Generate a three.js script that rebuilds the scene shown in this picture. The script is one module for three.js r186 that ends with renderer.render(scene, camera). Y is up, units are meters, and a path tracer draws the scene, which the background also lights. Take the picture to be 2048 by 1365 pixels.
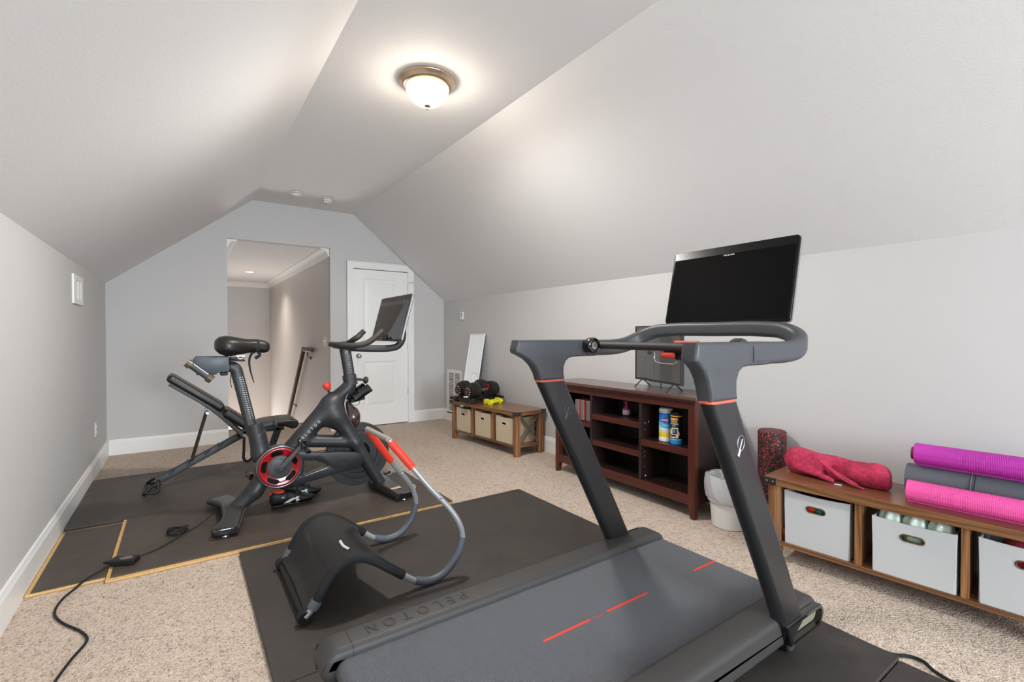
import * as THREE from 'three';
import { RoundedBoxGeometry } from 'three/addons/geometries/RoundedBoxGeometry.js';
import { TextGeometry } from 'three/addons/geometries/TextGeometry.js';
import { FontLoader } from 'three/addons/loaders/FontLoader.js';
import { mergeGeometries, toCreasedNormals } from 'three/addons/utils/BufferGeometryUtils.js';
import { RectAreaLightUniformsLib } from 'three/addons/lights/RectAreaLightUniformsLib.js';

// ---------------------------------------------------------------- camera, sky, daylight, exposure
const scene = new THREE.Scene();
const camera = new THREE.PerspectiveCamera(71.36, 2048 / 1365, 0.05, 60);
camera.position.set(0, 1.17, 0);
{
  const yaw = THREE.MathUtils.degToRad(34.8), pitch = THREE.MathUtils.degToRad(-0.749);
  camera.lookAt(Math.sin(yaw) * Math.cos(pitch), 1.17 + Math.sin(pitch), -Math.cos(yaw) * Math.cos(pitch));
}
const renderer = new THREE.WebGLRenderer({ antialias: true });
renderer.toneMapping = THREE.LinearToneMapping;
renderer.toneMappingExposure = 1.14;
renderer.shadowMap.enabled = true;
scene.background = new THREE.Color(0.80, 0.90, 1.0);
scene.backgroundIntensity = 6;
RectAreaLightUniformsLib.init();
const WIN = { x0: 0.25, x1: 2.15, y0: 0.7, y1: 2.2, z: 4.65 };          // the window in the gable wall behind the camera
const daylight = new THREE.RectAreaLight(new THREE.Color(0.82, 0.92, 1.0), 30, WIN.x1 - WIN.x0 - 0.14, WIN.y1 - WIN.y0 - 0.14);
daylight.name = 'window_daylight';
daylight.position.set((WIN.x0 + WIN.x1) / 2, (WIN.y0 + WIN.y1) / 2, WIN.z - 0.02);
scene.add(daylight);
const stairFill = new THREE.RectAreaLight(new THREE.Color(1.0, 0.97, 0.93), 23, 0.8, 1.3);    // added light, out of sight at the stair foot, brightens the hall
stairFill.name = 'stair_fill'; stairFill.position.set(0.946, -1.75, -10.8); stairFill.rotation.y = Math.PI; scene.add(stairFill);
                                                    // shines towards -z, into the room
const LAMP_CEILING = 1.1, LAMP_DOWN = 9.6, LAMP_HALL = 6.0;

// ---------------------------------------------------------------- random numbers and noise
function mulberry(a) { return () => { a |= 0; a = (a + 0x6D2B79F5) | 0; let t = Math.imul(a ^ (a >>> 15), 1 | a); t = (t + Math.imul(t ^ (t >>> 7), 61 | t)) ^ t; return ((t ^ (t >>> 14)) >>> 0) / 4294967296; }; }
const rnd = mulberry(7);
const hash = (x, y, s) => { let h = Math.imul(x, 374761393) + Math.imul(y, 668265263) + Math.imul(s, 974634777); h = Math.imul(h ^ (h >>> 13), 1274126177); return ((h ^ (h >>> 16)) >>> 0) / 4294967296; };
const smooth = (t) => t * t * (3 - 2 * t), lerp = (a, b, t) => a + (b - a) * t, clamp = (x, a = 0, b = 1) => Math.min(b, Math.max(a, x));
function vn(u, v, px, py, s) {                                          // tileable value noise, u and v in 0..1, px by py cells
  const x = u * px, y = v * py, xi = Math.floor(x), yi = Math.floor(y), fx = smooth(x - xi), fy = smooth(y - yi);
  const h = (i, j) => hash(((i % px) + px) % px, ((j % py) + py) % py, s);
  return lerp(lerp(h(xi, yi), h(xi + 1, yi), fx), lerp(h(xi, yi + 1), h(xi + 1, yi + 1), fx), fy);
}
function dataTex(w, h, fn, srgb, metresU = 1, metresV = metresU) {       // fn(u, v, x, y) -> [r, g, b] in 0..1
  const d = new Uint8Array(w * h * 4);
  for (let y = 0; y < h; y++) for (let x = 0; x < w; x++) {
    const c = fn(x / w, y / h, x, y), i = (y * w + x) * 4;
    d[i] = clamp(c[0]) * 255; d[i + 1] = clamp(c[1]) * 255; d[i + 2] = clamp(c[2]) * 255; d[i + 3] = 255;
  }
  const t = new THREE.DataTexture(d, w, h);
  t.wrapS = t.wrapT = THREE.RepeatWrapping; t.magFilter = THREE.LinearFilter; t.minFilter = THREE.LinearFilter;
  if (srgb) t.colorSpace = THREE.SRGBColorSpace;
  t.repeat.set(1 / metresU, 1 / metresV); t.needsUpdate = true;
  return t;
}
const rgb = (hex) => [((hex >> 16) & 255) / 255, ((hex >> 8) & 255) / 255, (hex & 255) / 255];
const tint = (c, k) => [c[0] * k, c[1] * k, c[2] * k];

// ---------------------------------------------------------------- materials
const std = (color, roughness = 0.6, more = {}) => new THREE.MeshStandardMaterial({ color, roughness, ...more });
const phys = (color, roughness = 0.6, more = {}) => new THREE.MeshPhysicalMaterial({ color, roughness, ...more });
// carpet: short cut pile with fine dark flecks, and strokes of brushed pile, their shading painted into the colour
const carpetRand = new Float32Array(2048 * 2048);
{
  for (let y = 0; y < 2048; y++) for (let x = 0; x < 2048; x++) {
    const u = x / 2048, v = y / 2048;
    carpetRand[y * 2048 + x] = 0.45 * vn(u, v, 512, 512, 1) + 0.4 * vn(u, v, 860, 860, 2) + 0.15 * vn(u, v, 130, 130, 3);
  }
}
const stroke = (u, v) => {                                              // pile-lay shading in strokes fanning over the floor
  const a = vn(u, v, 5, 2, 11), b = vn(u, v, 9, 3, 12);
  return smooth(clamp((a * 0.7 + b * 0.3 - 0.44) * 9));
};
const carpetBase = rgb(0xcfbcab);
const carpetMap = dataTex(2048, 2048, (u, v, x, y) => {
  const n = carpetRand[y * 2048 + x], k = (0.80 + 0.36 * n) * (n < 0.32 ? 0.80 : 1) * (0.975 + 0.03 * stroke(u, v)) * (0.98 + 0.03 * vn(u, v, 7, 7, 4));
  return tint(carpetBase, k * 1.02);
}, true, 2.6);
const carpetBump = dataTex(2048, 2048, (u, v, x, y) => { const n = carpetRand[y * 2048 + x]; return [n, n, n]; }, false, 2.6);
const M = {};
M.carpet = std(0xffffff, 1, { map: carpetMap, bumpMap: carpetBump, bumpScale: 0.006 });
const peel = dataTex(512, 512, (u, v) => { const n = 0.6 * vn(u, v, 90, 90, 21) + 0.4 * vn(u, v, 180, 180, 22); return [n, n, n]; }, false, 0.6);
M.wall = std(0xcbc9c8, 0.75, { bumpMap: peel, bumpScale: 0.0004 });
M.ceiling = std(0xe8e7e7, 0.8, { bumpMap: peel, bumpScale: 0.0004 });
M.trim = std(0xf1f0ee, 0.38);
M.door = std(0xf3f2f0, 0.4);
M.hallWall = std(0xcdc8c5, 0.38);
// rubber: fine grain with white crumbs lying on it
function rubberTex(base, seed, crumbs) {
  const spots = new Map(), r = mulberry(seed);
  for (let i = 0; i < crumbs; i++) { const x = Math.floor(r() * 1024), y = Math.floor(r() * 1024), b = 0.25 + 0.6 * r(); spots.set(y * 1024 + x, b); if (r() < 0.35) spots.set(y * 1024 + ((x + 1) % 1024), b * 0.8); }
  return dataTex(1024, 1024, (u, v, x, y) => {
    const k = 0.82 + 0.2 * vn(u, v, 500, 500, seed + 1) + 0.16 * vn(u, v, 9, 9, seed + 2) + 0.1 * vn(u, v, 33, 33, seed + 5), c = tint(base, k), s = spots.get(y * 1024 + x);
    return s ? c.map((q) => lerp(q, 0.9, s)) : c;
  }, true, 1.3);
}
const rubberBump = dataTex(512, 512, (u, v) => { const n = vn(u, v, 200, 200, 31); return [n, n, n]; }, false, 0.5);
M.rubber = std(0xffffff, 0.62, { map: rubberTex(rgb(0x3a3531), 40, 420), bumpMap: rubberBump, bumpScale: 0.0006 });
M.rubberClean = std(0xffffff, 0.5, { map: rubberTex(rgb(0x473e37), 44, 60), bumpMap: rubberBump, bumpScale: 0.0004 });
// wood with the grain along u
function woodTex(base, dark, seed, contrast, mu = 1.1, mv = 0.5) {
  return dataTex(512, 512, (u, v) => {
    const w = v + 0.03 * vn(u, v, 3, 3, seed), streak = 0.5 * vn(u, w, 3, 46, seed + 1) + 0.3 * vn(u, w, 6, 110, seed + 2) + 0.2 * vn(u, w, 20, 200, seed + 3);
    const line = Math.pow(Math.abs(Math.sin((w * 17 + 1.4 * vn(u, w, 2, 7, seed + 4)) * Math.PI)), 0.6);
    const k = clamp((0.65 * streak + 0.35 * line - 0.3) * contrast);
    return [0, 1, 2].map((i) => lerp(dark[i], base[i], k));
  }, true, mu, mv);
}
const woodMap = woodTex(rgb(0xa87648), rgb(0x5d3b21), 50, 1.7);
M.wood = phys(0xffffff, 0.42, { map: woodMap, clearcoat: 0.25, clearcoatRoughness: 0.35 });
M.woodTop = phys(0xffffff, 0.3, { map: woodTex(rgb(0x9c6a49), rgb(0x6a422b), 60, 1.6), clearcoat: 0.45, clearcoatRoughness: 0.25 });
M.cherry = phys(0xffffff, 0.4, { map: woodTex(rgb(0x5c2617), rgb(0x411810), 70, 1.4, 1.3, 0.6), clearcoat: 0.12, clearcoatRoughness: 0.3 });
M.cherryTopSheen = phys(0xffffff, 0.28, { map: woodTex(rgb(0x6a4c41), rgb(0x523830), 75, 1.4, 1.3, 0.6), clearcoat: 0.6, clearcoatRoughness: 0.2 });  // console top: its sheen is lightened into the wood colour
M.cherryInShade = phys(0xffffff, 0.35, { map: woodTex(rgb(0x33231f), rgb(0x221614), 77, 1.5, 0.5, 0.5), clearcoat: 0.3, clearcoatRoughness: 0.3 });  // console inside: recess shade darkened into the wood colour
M.railWood = std(0xffffff, 0.45, { map: woodTex(rgb(0x4a2012), rgb(0x2c1208), 79, 1.4) });
M.ply = std(0xffffff, 0.7, { map: dataTex(256, 64, (u, v) => { const layer = Math.floor(v * 5) % 2, k = 0.9 + 0.16 * vn(u, v, 60, 20, 91); return tint(layer ? rgb(0xe3bf84) : rgb(0xcfa263), k); }, true, 0.6, 0.03) });
// machines
M.frame = phys(0x2c2d30, 0.46, { clearcoat: 0.15, clearcoatRoughness: 0.4 });
M.framePost = phys(0x1d1e20, 0.36, { clearcoat: 0.25, clearcoatRoughness: 0.3 });
M.grip = std(0x35312e, 0.62);
M.plastic = std(0x3a3c40, 0.5);
M.armGrey = phys(0x44474b, 0.48, { clearcoat: 0.15, clearcoatRoughness: 0.4 });
M.railTop = std(0x3d3b3a, 0.55);
M.blackGloss = phys(0x0b0b0c, 0.12, { clearcoat: 0.6, clearcoatRoughness: 0.05 });
M.black = std(0x121213, 0.5);
M.blackSoft = std(0x17171a, 0.85);
M.screen = phys(0x060607, 0.08, { specularIntensity: 0.3 });
M.bezel = phys(0x0b0b0c, 0.3, { specularIntensity: 0.5 });
M.silver = std(0xb9babd, 0.28, { metalness: 0.9 });
M.chrome = std(0xd2d2d4, 0.1, { metalness: 1 });
M.nickel = std(0xcdb59c, 0.3, { metalness: 1 });
M.tubeGrey = phys(0xa9abad, 0.3, { metalness: 0.35, clearcoat: 0.3 });
M.sleeve = std(0x5b6069, 0.45);
M.orange = std(0xe9402c, 0.5);
M.coral = std(0xd8604e, 0.5);
M.red = phys(0x9c131b, 0.22, { clearcoat: 0.5, clearcoatRoughness: 0.1 });
M.white = std(0xe6e6e4, 0.45);
M.lettering = std(0xc9cbce, 0.4);
// belt: fine diagonal weave
const beltBump = dataTex(256, 256, (u, v) => { const a = Math.sin((u * 24 + v * 24) * 2 * Math.PI) * Math.sin((u * 24 - v * 24) * 2 * Math.PI); return [0.5 + 0.5 * a, 0.5 + 0.5 * a, 0.5 + 0.5 * a]; }, false, 0.16);
const beltMap = dataTex(256, 256, (u, v) => { const a = Math.sin((u * 24 + v * 24) * 2 * Math.PI) * Math.sin((u * 24 - v * 24) * 2 * Math.PI); return tint(rgb(0x74777d), 0.84 + 0.22 * a + 0.06 * vn(u, v, 60, 60, 95)); }, true, 0.16);
M.belt = std(0xffffff, 0.5, { map: beltMap, bumpMap: beltBump, bumpScale: 0.0022 });
// fabrics
const weave = dataTex(256, 256, (u, v) => { const n = 0.5 + 0.25 * Math.sin(u * 128 * Math.PI) + 0.25 * Math.sin(v * 128 * Math.PI); return [n, n, n]; }, false, 0.12);
M.binGrey = std(0xc3c5c5, 0.85, { bumpMap: weave, bumpScale: 0.0004 });
M.binBeige = std(0xc9b79d, 0.85, { bumpMap: weave, bumpScale: 0.0004 });
M.binInside = std(0x8f9296, 0.9);
M.leather = phys(0x1b1918, 0.38, { clearcoat: 0.2, clearcoatRoughness: 0.4 });
M.mesh = std(0x211f1e, 0.72, { bumpMap: weave, bumpScale: 0.0006 });
M.saddle = phys(0x191615, 0.42, { clearcoat: 0.1 });
const terry = dataTex(512, 512, (u, v) => { const n = 0.5 * vn(u, v, 180, 180, 101) + 0.5 * vn(u, v, 60, 60, 102); return [n, n, n]; }, false, 0.35);
M.towel = phys(0xffffff, 0.95, { map: dataTex(256, 256, (u, v) => tint(rgb(0xb5304f), 0.78 + 0.26 * vn(u, v, 90, 90, 103) + 0.2 * vn(u, v, 22, 22, 104)), true, 0.35), bumpMap: terry, bumpScale: 0.004, sheen: 0.5, sheenColor: new THREE.Color(0xe07a90), sheenRoughness: 0.6 });
const matGrid = dataTex(128, 128, (u, v) => { const a = Math.abs(Math.sin(u * 20 * Math.PI)) * Math.abs(Math.sin(v * 20 * Math.PI)); return [a, a, a]; }, false, 0.1);
M.matPink = std(0xf858a8, 0.62, { bumpMap: matGrid, bumpScale: 0.0008 });
M.matPurple = std(0xb92fa4, 0.6, { bumpMap: matGrid, bumpScale: 0.0008 });
M.matMaroon = std(0x8d1a45, 0.7);
M.matGrey = std(0x55585e, 0.62);
M.roller = std(0xffffff, 0.6, { map: dataTex(512, 512, (u, v) => { const a = vn(u, v, 84, 84, 111) * 0.6 + vn(u, v, 150, 150, 112) * 0.4; return a > 0.67 ? tint(rgb(0xe8483a), 0.8 + 0.3 * vn(u, v, 40, 40, 113)) : a < 0.2 ? rgb(0x5a4a55) : tint(rgb(0x231f22), 0.8 + 0.5 * vn(u, v, 60, 60, 114)); }, true, 0.42) });
M.yellow = std(0xd7d31c, 0.5);
M.teal = std(0x2f8f92, 0.55);
M.glow = std(0xfff3d8, 0.5, { emissive: new THREE.Color(1.0, 0.86, 0.6), emissiveIntensity: 1.5 });
M.plateBlack = std(0x27221f, 0.45);
M.iron = std(0x3a322d, 0.5, { metalness: 0.5 });
M.strapMetal = std(0x6a635d, 0.45, { metalness: 0.5 });
M.bag = phys(0xe9ebee, 0.35, { transmission: 0.45, thickness: 0, side: THREE.DoubleSide });
M.can = phys(0xe4e4e0, 0.45);
M.smoke = phys(0x3b2a2c, 0.08, { clearcoat: 1, clearcoatRoughness: 0.05 });
M.glass = phys(0xffffff, 0.02, { transmission: 1, thickness: 0 });
M.mirror = std(0xf4f5f5, 0.015, { metalness: 1 });

// ---------------------------------------------------------------- geometry helpers
const V = (x, y, z) => new THREE.Vector3(x, y, z), R = THREE.MathUtils.degToRad;
function clean(g) {
  let q = g.index ? g.toNonIndexed() : g;
  for (const k of Object.keys(q.attributes)) if (!['position', 'normal', 'uv'].includes(k)) q.deleteAttribute(k);
  if (!q.attributes.normal) q.computeVertexNormals();
  if (!q.attributes.uv) q.setAttribute('uv', new THREE.BufferAttribute(new Float32Array(q.attributes.position.count * 2), 2));
  return q;
}
function uvBox(g, grain = 'x') {                                        // uv in metres from the piece's own axes, u along the grain
  const p = g.attributes.position, n = g.attributes.normal, uv = g.attributes.uv, gi = 'xyz'.indexOf(grain);
  const get = (i, a) => p.array[i * 3 + a];
  for (let t = 0; t < p.count; t += 3) {
    const s = [0, 0, 0];
    for (let k = 0; k < 3; k++) for (let a = 0; a < 3; a++) s[a] += Math.abs(n.array[(t + k) * 3 + a]);
    const ax = s[0] >= s[1] && s[0] >= s[2] ? 0 : s[1] >= s[2] ? 1 : 2, rest = [0, 1, 2].filter((a) => a !== ax);
    if (rest[1] === gi) rest.reverse();
    for (let k = 0; k < 3; k++) uv.setXY(t + k, get(t + k, rest[0]), get(t + k, rest[1]));
  }
}
const used = new Map();
function numbered(name) { const n = used.get(name) ?? 0; used.set(name, n + 1); return n ? name + '_' + String(n).padStart(3, '0') : name; }
const origin = new WeakMap();
function thing(name, label, category, base = [0, 0, 0], group, turn = 0, from = base) {   // a Group at the thing's base; parts are given in coordinates in which the base lies at `from`
  const o = new THREE.Group(); o.name = numbered(name); o.position.set(...base); o.rotation.y = turn; scene.add(o);
  o.userData = { label, category }; if (group) o.userData.group = group;
  origin.set(o, from);
  return o;
}
function part(parent, name, geos, material, opt = {}) {
  const list = (Array.isArray(geos) ? geos : [geos]).map(clean), g = list.length > 1 ? mergeGeometries(list) : list[0];
  const from = origin.get(parent) ?? [0, 0, 0];
  if (!opt.uv) uvBox(g, opt.grain);
  g.translate(-from[0], -from[1], -from[2]);
  const m = new THREE.Mesh(g, material); m.name = name; m.castShadow = m.receiveShadow = true;
  if (opt.label) m.userData.label = opt.label;
  if (opt.kind) m.userData.kind = opt.kind;
  parent.add(m); origin.set(m, from);
  return m;
}
function struct(name, geos, material, opt = {}) {
  const m = part(scene, name, geos, material, opt); m.userData.kind = 'structure'; origin.set(m, [0, 0, 0]);
  return m;
}
const at = (g, x, y, z) => g.translate(x, y, z);
const box = (w, h, d, x = 0, y = 0, z = 0, r = 0.003) => at(r > 0 ? new RoundedBoxGeometry(w, h, d, 2, Math.min(r, w / 2.01, h / 2.01, d / 2.01)) : new THREE.BoxGeometry(w, h, d), x, y, z);
const span = (x0, x1, y0, y1, z0, z1, r = 0.003) => box(x1 - x0, y1 - y0, z1 - z0, (x0 + x1) / 2, (y0 + y1) / 2, (z0 + z1) / 2, r);
function rod(a, b, r1, r2 = r1, seg = 20) {                              // cylinder between two points
  const A = V(...a), B = V(...b), d = B.clone().sub(A), g = new THREE.CylinderGeometry(r2, r1, d.length(), seg);
  g.applyQuaternion(new THREE.Quaternion().setFromUnitVectors(V(0, 1, 0), d.normalize()));
  const m = A.add(B).multiplyScalar(0.5); return at(g, m.x, m.y, m.z);
}
const ball = (r, x, y, z, sx = 1, sy = 1, sz = 1, seg = 20) => at(new THREE.SphereGeometry(r, seg, Math.round(seg * 0.7)).scale(sx, sy, sz), x, y, z);
const lathe = (pts, seg = 40) => new THREE.LatheGeometry(pts.map(([a, b]) => new THREE.Vector2(a, b)), seg);
function roundRect(w, h, r, n = 4) {
  const out = [];
  for (const [cx, cy, a0] of [[w / 2 - r, h / 2 - r, 0], [-w / 2 + r, h / 2 - r, 90], [-w / 2 + r, -h / 2 + r, 180], [w / 2 - r, -h / 2 + r, 270]])
    for (let i = 0; i <= n; i++) { const a = R(a0 + (90 * i) / n); out.push([cx + r * Math.cos(a), cy + r * Math.sin(a)]); }
  return out;
}
const circle = (r, n = 14, ry = r) => Array.from({ length: n }, (_, i) => [r * Math.cos((i / n) * 2 * Math.PI), ry * Math.sin((i / n) * 2 * Math.PI)]);
function volume(g) { const p = g.attributes.position, q = g.index ? g.index.array : null, n = q ? q.length : p.count; let v = 0; const a = V(0, 0, 0), b = V(0, 0, 0), c = V(0, 0, 0);
  for (let i = 0; i < n; i += 3) { a.fromBufferAttribute(p, q ? q[i] : i); b.fromBufferAttribute(p, q ? q[i + 1] : i + 1); c.fromBufferAttribute(p, q ? q[i + 2] : i + 2); v += a.dot(b.cross(c)); } return v; }
function loft(rings, opt = {}) {                                          // turns the rings round when the faces would look inwards
  const g = loftRaw(rings, opt); if (opt.open || volume(g) >= 0) return g;
  return loftRaw(rings.map((r) => r.slice().reverse()), opt);
}
function loftRaw(rings, { closed = false, caps = true, smoothCap = false } = {}) {   // rings: arrays of Vector3, all of one length
  const n = rings[0].length, m = rings.length, pos = [], uv = [], idx = [];
  rings.forEach((ring, i) => { let s = 0; for (let j = 0; j <= n; j++) { const p = ring[j % n]; if (j) s += p.distanceTo(ring[j - 1]); pos.push(p.x, p.y, p.z); uv.push(i / (m - 1), s); } });
  for (let i = 0; i < (closed ? m : m - 1); i++) for (let j = 0; j < n; j++) { const a = i * (n + 1) + j, b = ((i + 1) % m) * (n + 1) + j; idx.push(a, b, a + 1, b, b + 1, a + 1); }
  const g = new THREE.BufferGeometry();
  g.setAttribute('position', new THREE.Float32BufferAttribute(pos, 3)); g.setAttribute('uv', new THREE.Float32BufferAttribute(uv, 2)); g.setIndex(idx);
  g.computeVertexNormals();
  const nn = g.attributes.normal;                                        // weld the seam's normals
  for (let i = 0; i < m; i++) { const a = i * (n + 1), b = a + n, v = V(nn.getX(a) + nn.getX(b), nn.getY(a) + nn.getY(b), nn.getZ(a) + nn.getZ(b)).normalize(); nn.setXYZ(a, v.x, v.y, v.z); nn.setXYZ(b, v.x, v.y, v.z); }
  if (!caps || closed) return g;
  const parts = [clean(g)];
  for (const [ring, flip] of [[rings[0], true], [rings[m - 1], false]]) {
    const c = ring.reduce((s, p) => s.add(p), V(0, 0, 0)).multiplyScalar(1 / n), q = [];
    for (let j = 0; j < n; j++) { const a = ring[j], b = ring[(j + 1) % n]; for (const p of flip ? [c, a, b] : [c, b, a]) q.push(p.x, p.y, p.z); }
    const k = new THREE.BufferGeometry(); k.setAttribute('position', new THREE.Float32BufferAttribute(q, 3)); k.computeVertexNormals(); parts.push(clean(k));
  }
  const all = mergeGeometries(parts);
  return all;
}
function sweep(pts, section, { n = 40, up = V(0, 1, 0), scale = () => [1, 1], closed = false, caps = true, tension = 'centripetal' } = {}) {
  const curve = new THREE.CatmullRomCurve3(pts.map((p) => V(...p)), closed, tension), rings = [];
  const last = closed ? n - 1 : n;
  for (let i = 0; i <= last; i++) {
    const t = i / n, P = curve.getPointAt(t), T = curve.getTangentAt(t);
    let S = V(0, 0, 0).crossVectors(T, up); if (S.lengthSq() < 1e-6) S.crossVectors(T, V(1, 0, 0.01)); S.normalize();
    const U = V(0, 0, 0).crossVectors(S, T), [sx, sy] = scale(t);
    rings.push(section.map(([a, b]) => P.clone().addScaledVector(S, a * sx).addScaledVector(U, b * sy)));
  }
  return loft(rings.map((r) => r.slice().reverse()), { closed, caps });
}
const tube = (pts, r, n = 40, seg = 12, opt = {}) => sweep(pts, circle(r, seg), { n, up: opt.up ?? V(0.01, 0.3, 1), ...opt });
function shapeOf(pts, holes = []) {
  const s = new THREE.Shape(pts.map(([x, y]) => new THREE.Vector2(x, y)));
  for (const h of holes) s.holes.push(new THREE.Path(h.map(([x, y]) => new THREE.Vector2(x, y))));
  return s;
}
function extr(pts, depth, { bevel = 0, holes = [], seg = 2 } = {}) {      // outline in x and y, thickness centred on z = 0
  const s = Array.isArray(pts) ? shapeOf(pts, holes) : pts;
  const g = new THREE.ExtrudeGeometry(s, { depth: depth - 2 * bevel, bevelEnabled: bevel > 0, bevelThickness: bevel, bevelSize: bevel, bevelOffset: -bevel, bevelSegments: seg, curveSegments: 10 });
  g.translate(0, 0, -depth / 2 + bevel);
  return g;
}
function spline(pts, n = 40, closed = true) { return new THREE.SplineCurve(closed ? [...pts, pts[0]].map(([x, y]) => new THREE.Vector2(x, y)) : pts.map(([x, y]) => new THREE.Vector2(x, y))).getPoints(n).slice(0, closed ? n : n + 1).map((p) => [p.x, p.y]); }
const creased = (g, deg = 35) => toCreasedNormals(g, R(deg));
// smooth union of tapered capsules and other distances, meshed with surface nets
const sdCap = (p, a, b, ra, rb, sz = 1) => {
  const pa = [p[0] - a[0], p[1] - a[1], (p[2] - a[2]) / sz], ba = [b[0] - a[0], b[1] - a[1], (b[2] - a[2]) / sz];
  const h = clamp((pa[0] * ba[0] + pa[1] * ba[1] + pa[2] * ba[2]) / (ba[0] * ba[0] + ba[1] * ba[1] + ba[2] * ba[2] + 1e-12));
  return (Math.hypot(pa[0] - ba[0] * h, pa[1] - ba[1] * h, pa[2] - ba[2] * h) - lerp(ra, rb, h)) * Math.min(1, sz);
};
const sdEll = (p, c, r) => { const q = [(p[0] - c[0]) / r[0], (p[1] - c[1]) / r[1], (p[2] - c[2]) / r[2]], k = Math.hypot(...q); return (k - 1) * Math.min(...r); };
const smin = (a, b, k) => { const h = clamp(0.5 + (0.5 * (b - a)) / k); return lerp(b, a, h) - k * h * (1 - h); };
function nets(f, lo, hi, cell) {
  const d = [0, 1, 2].map((i) => Math.ceil((hi[i] - lo[i]) / cell) + 1), [nx, ny, nz] = d, val = new Float32Array(nx * ny * nz), id = (x, y, z) => x + nx * (y + ny * z);
  for (let z = 0; z < nz; z++) for (let y = 0; y < ny; y++) for (let x = 0; x < nx; x++) val[id(x, y, z)] = f([lo[0] + x * cell, lo[1] + y * cell, lo[2] + z * cell]);
  const vert = new Int32Array(nx * ny * nz).fill(-1), pos = [], idx = [];
  for (let z = 0; z < nz - 1; z++) for (let y = 0; y < ny - 1; y++) for (let x = 0; x < nx - 1; x++) {
    let s = [0, 0, 0], c = 0;
    for (let e = 0; e < 12; e++) {
      const ax = e >> 2, o = e & 3, a = [0, 0, 0]; a[(ax + 1) % 3] = o & 1; a[(ax + 2) % 3] = o >> 1; const b = a.slice(); b[ax] = 1;
      const va = val[id(x + a[0], y + a[1], z + a[2])], vb = val[id(x + b[0], y + b[1], z + b[2])];
      if (va < 0 !== vb < 0) { const t = va / (va - vb); for (let i = 0; i < 3; i++) s[i] += lerp(a[i], b[i], t); c++; }
    }
    if (c) { vert[id(x, y, z)] = pos.length / 3; pos.push(lo[0] + (x + s[0] / c) * cell, lo[1] + (y + s[1] / c) * cell, lo[2] + (z + s[2] / c) * cell); }
  }
  const quad = (a, b, c2, d2, flip) => { if (a < 0 || b < 0 || c2 < 0 || d2 < 0) return; flip ? idx.push(a, c2, b, a, d2, c2) : idx.push(a, b, c2, a, c2, d2); };
  for (let z = 1; z < nz - 1; z++) for (let y = 1; y < ny - 1; y++) for (let x = 1; x < nx - 1; x++) {
    const v = val[id(x, y, z)] < 0;
    if (v !== val[id(x + 1, y, z)] < 0) quad(vert[id(x, y - 1, z - 1)], vert[id(x, y, z - 1)], vert[id(x, y, z)], vert[id(x, y - 1, z)], !v);
    if (v !== val[id(x, y + 1, z)] < 0) quad(vert[id(x - 1, y, z - 1)], vert[id(x - 1, y, z)], vert[id(x, y, z)], vert[id(x, y, z - 1)], !v);
    if (v !== val[id(x, y, z + 1)] < 0) quad(vert[id(x - 1, y - 1, z)], vert[id(x, y - 1, z)], vert[id(x, y, z)], vert[id(x - 1, y, z)], !v);
  }
  const g = new THREE.BufferGeometry(); g.setAttribute('position', new THREE.Float32BufferAttribute(pos, 3)); g.setIndex(idx);
  if (volume(g) < 0) { for (let i = 0; i < idx.length; i += 3) [idx[i], idx[i + 1]] = [idx[i + 1], idx[i]]; g.setIndex(idx); }
  g.computeVertexNormals();
  return g;
}
const fontBold = await new FontLoader().loadAsync('fonts/droid/droid_sans_bold.typeface.json');
const fontSans = await new FontLoader().loadAsync('fonts/droid/droid_sans_regular.typeface.json');
function lettering(text, size, depth, spacing = 0, font = fontSans) {      // letters standing in x and y, starting at x = 0
  const list = []; let x = 0;
  for (const ch of text) {
    if (ch === ' ') { x += size * 0.5 + spacing; continue; }
    const g = new TextGeometry(ch, { font, size, depth, curveSegments: 4, bevelEnabled: false }); g.computeBoundingBox();
    const w = g.boundingBox.max.x - g.boundingBox.min.x; list.push(clean(g.translate(x - g.boundingBox.min.x, 0, 0))); x += w + size * 0.18 + spacing;
  }
  return [mergeGeometries(list), x];
}
const basis = (g, ex, ey, ez, o) => g.applyMatrix4(new THREE.Matrix4().makeBasis(V(...ex).normalize(), V(...ey).normalize(), V(...ez).normalize()).setPosition(...o));
// ---------------------------------------------------------------- the room
const XL = -0.6, XR = 3.007, ZB = -5.994, ZF = 4.6, HL = 1.666, HR = 1.638, HC = 2.667, XA = 0.659, XB = 1.762;
const ROOM = [[XL, 0], [XL, HL], [XA, HC], [XB, HC], [XR, HR], [XR, 0]];
const alongZ = (pts, z0, z1) => { const g = extr(pts, z1 - z0); return at(g, 0, 0, (z0 + z1) / 2); };
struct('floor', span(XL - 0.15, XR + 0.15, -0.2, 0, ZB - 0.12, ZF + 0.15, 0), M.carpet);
struct('wall_left', span(XL - 0.15, XL, 0, HL, ZB, ZF, 0), M.wall);
struct('wall_right', span(XR, XR + 0.15, 0, HR, ZB, ZF, 0), M.wall);
struct('ceiling', span(XA - 0.06, XB + 0.06, HC, HC + 0.15, ZB, ZF, 0), M.ceiling);
struct('ceiling_left', alongZ([[XL, HL], [XA, HC], [XA - 0.06, HC + 0.15], [XL - 0.15, HC + 0.15], [XL - 0.15, HL]], ZB, ZF), M.ceiling);
struct('ceiling_right', alongZ([[XR, HR], [XR + 0.15, HR], [XR + 0.15, HC + 0.15], [XB + 0.06, HC + 0.15], [XB, HC]], ZB, ZF), M.ceiling);
const GABLE = [[XL - 0.15, 0], [XL - 0.15, HC + 0.15], [XR + 0.15, HC + 0.15], [XR + 0.15, 0]];
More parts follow.
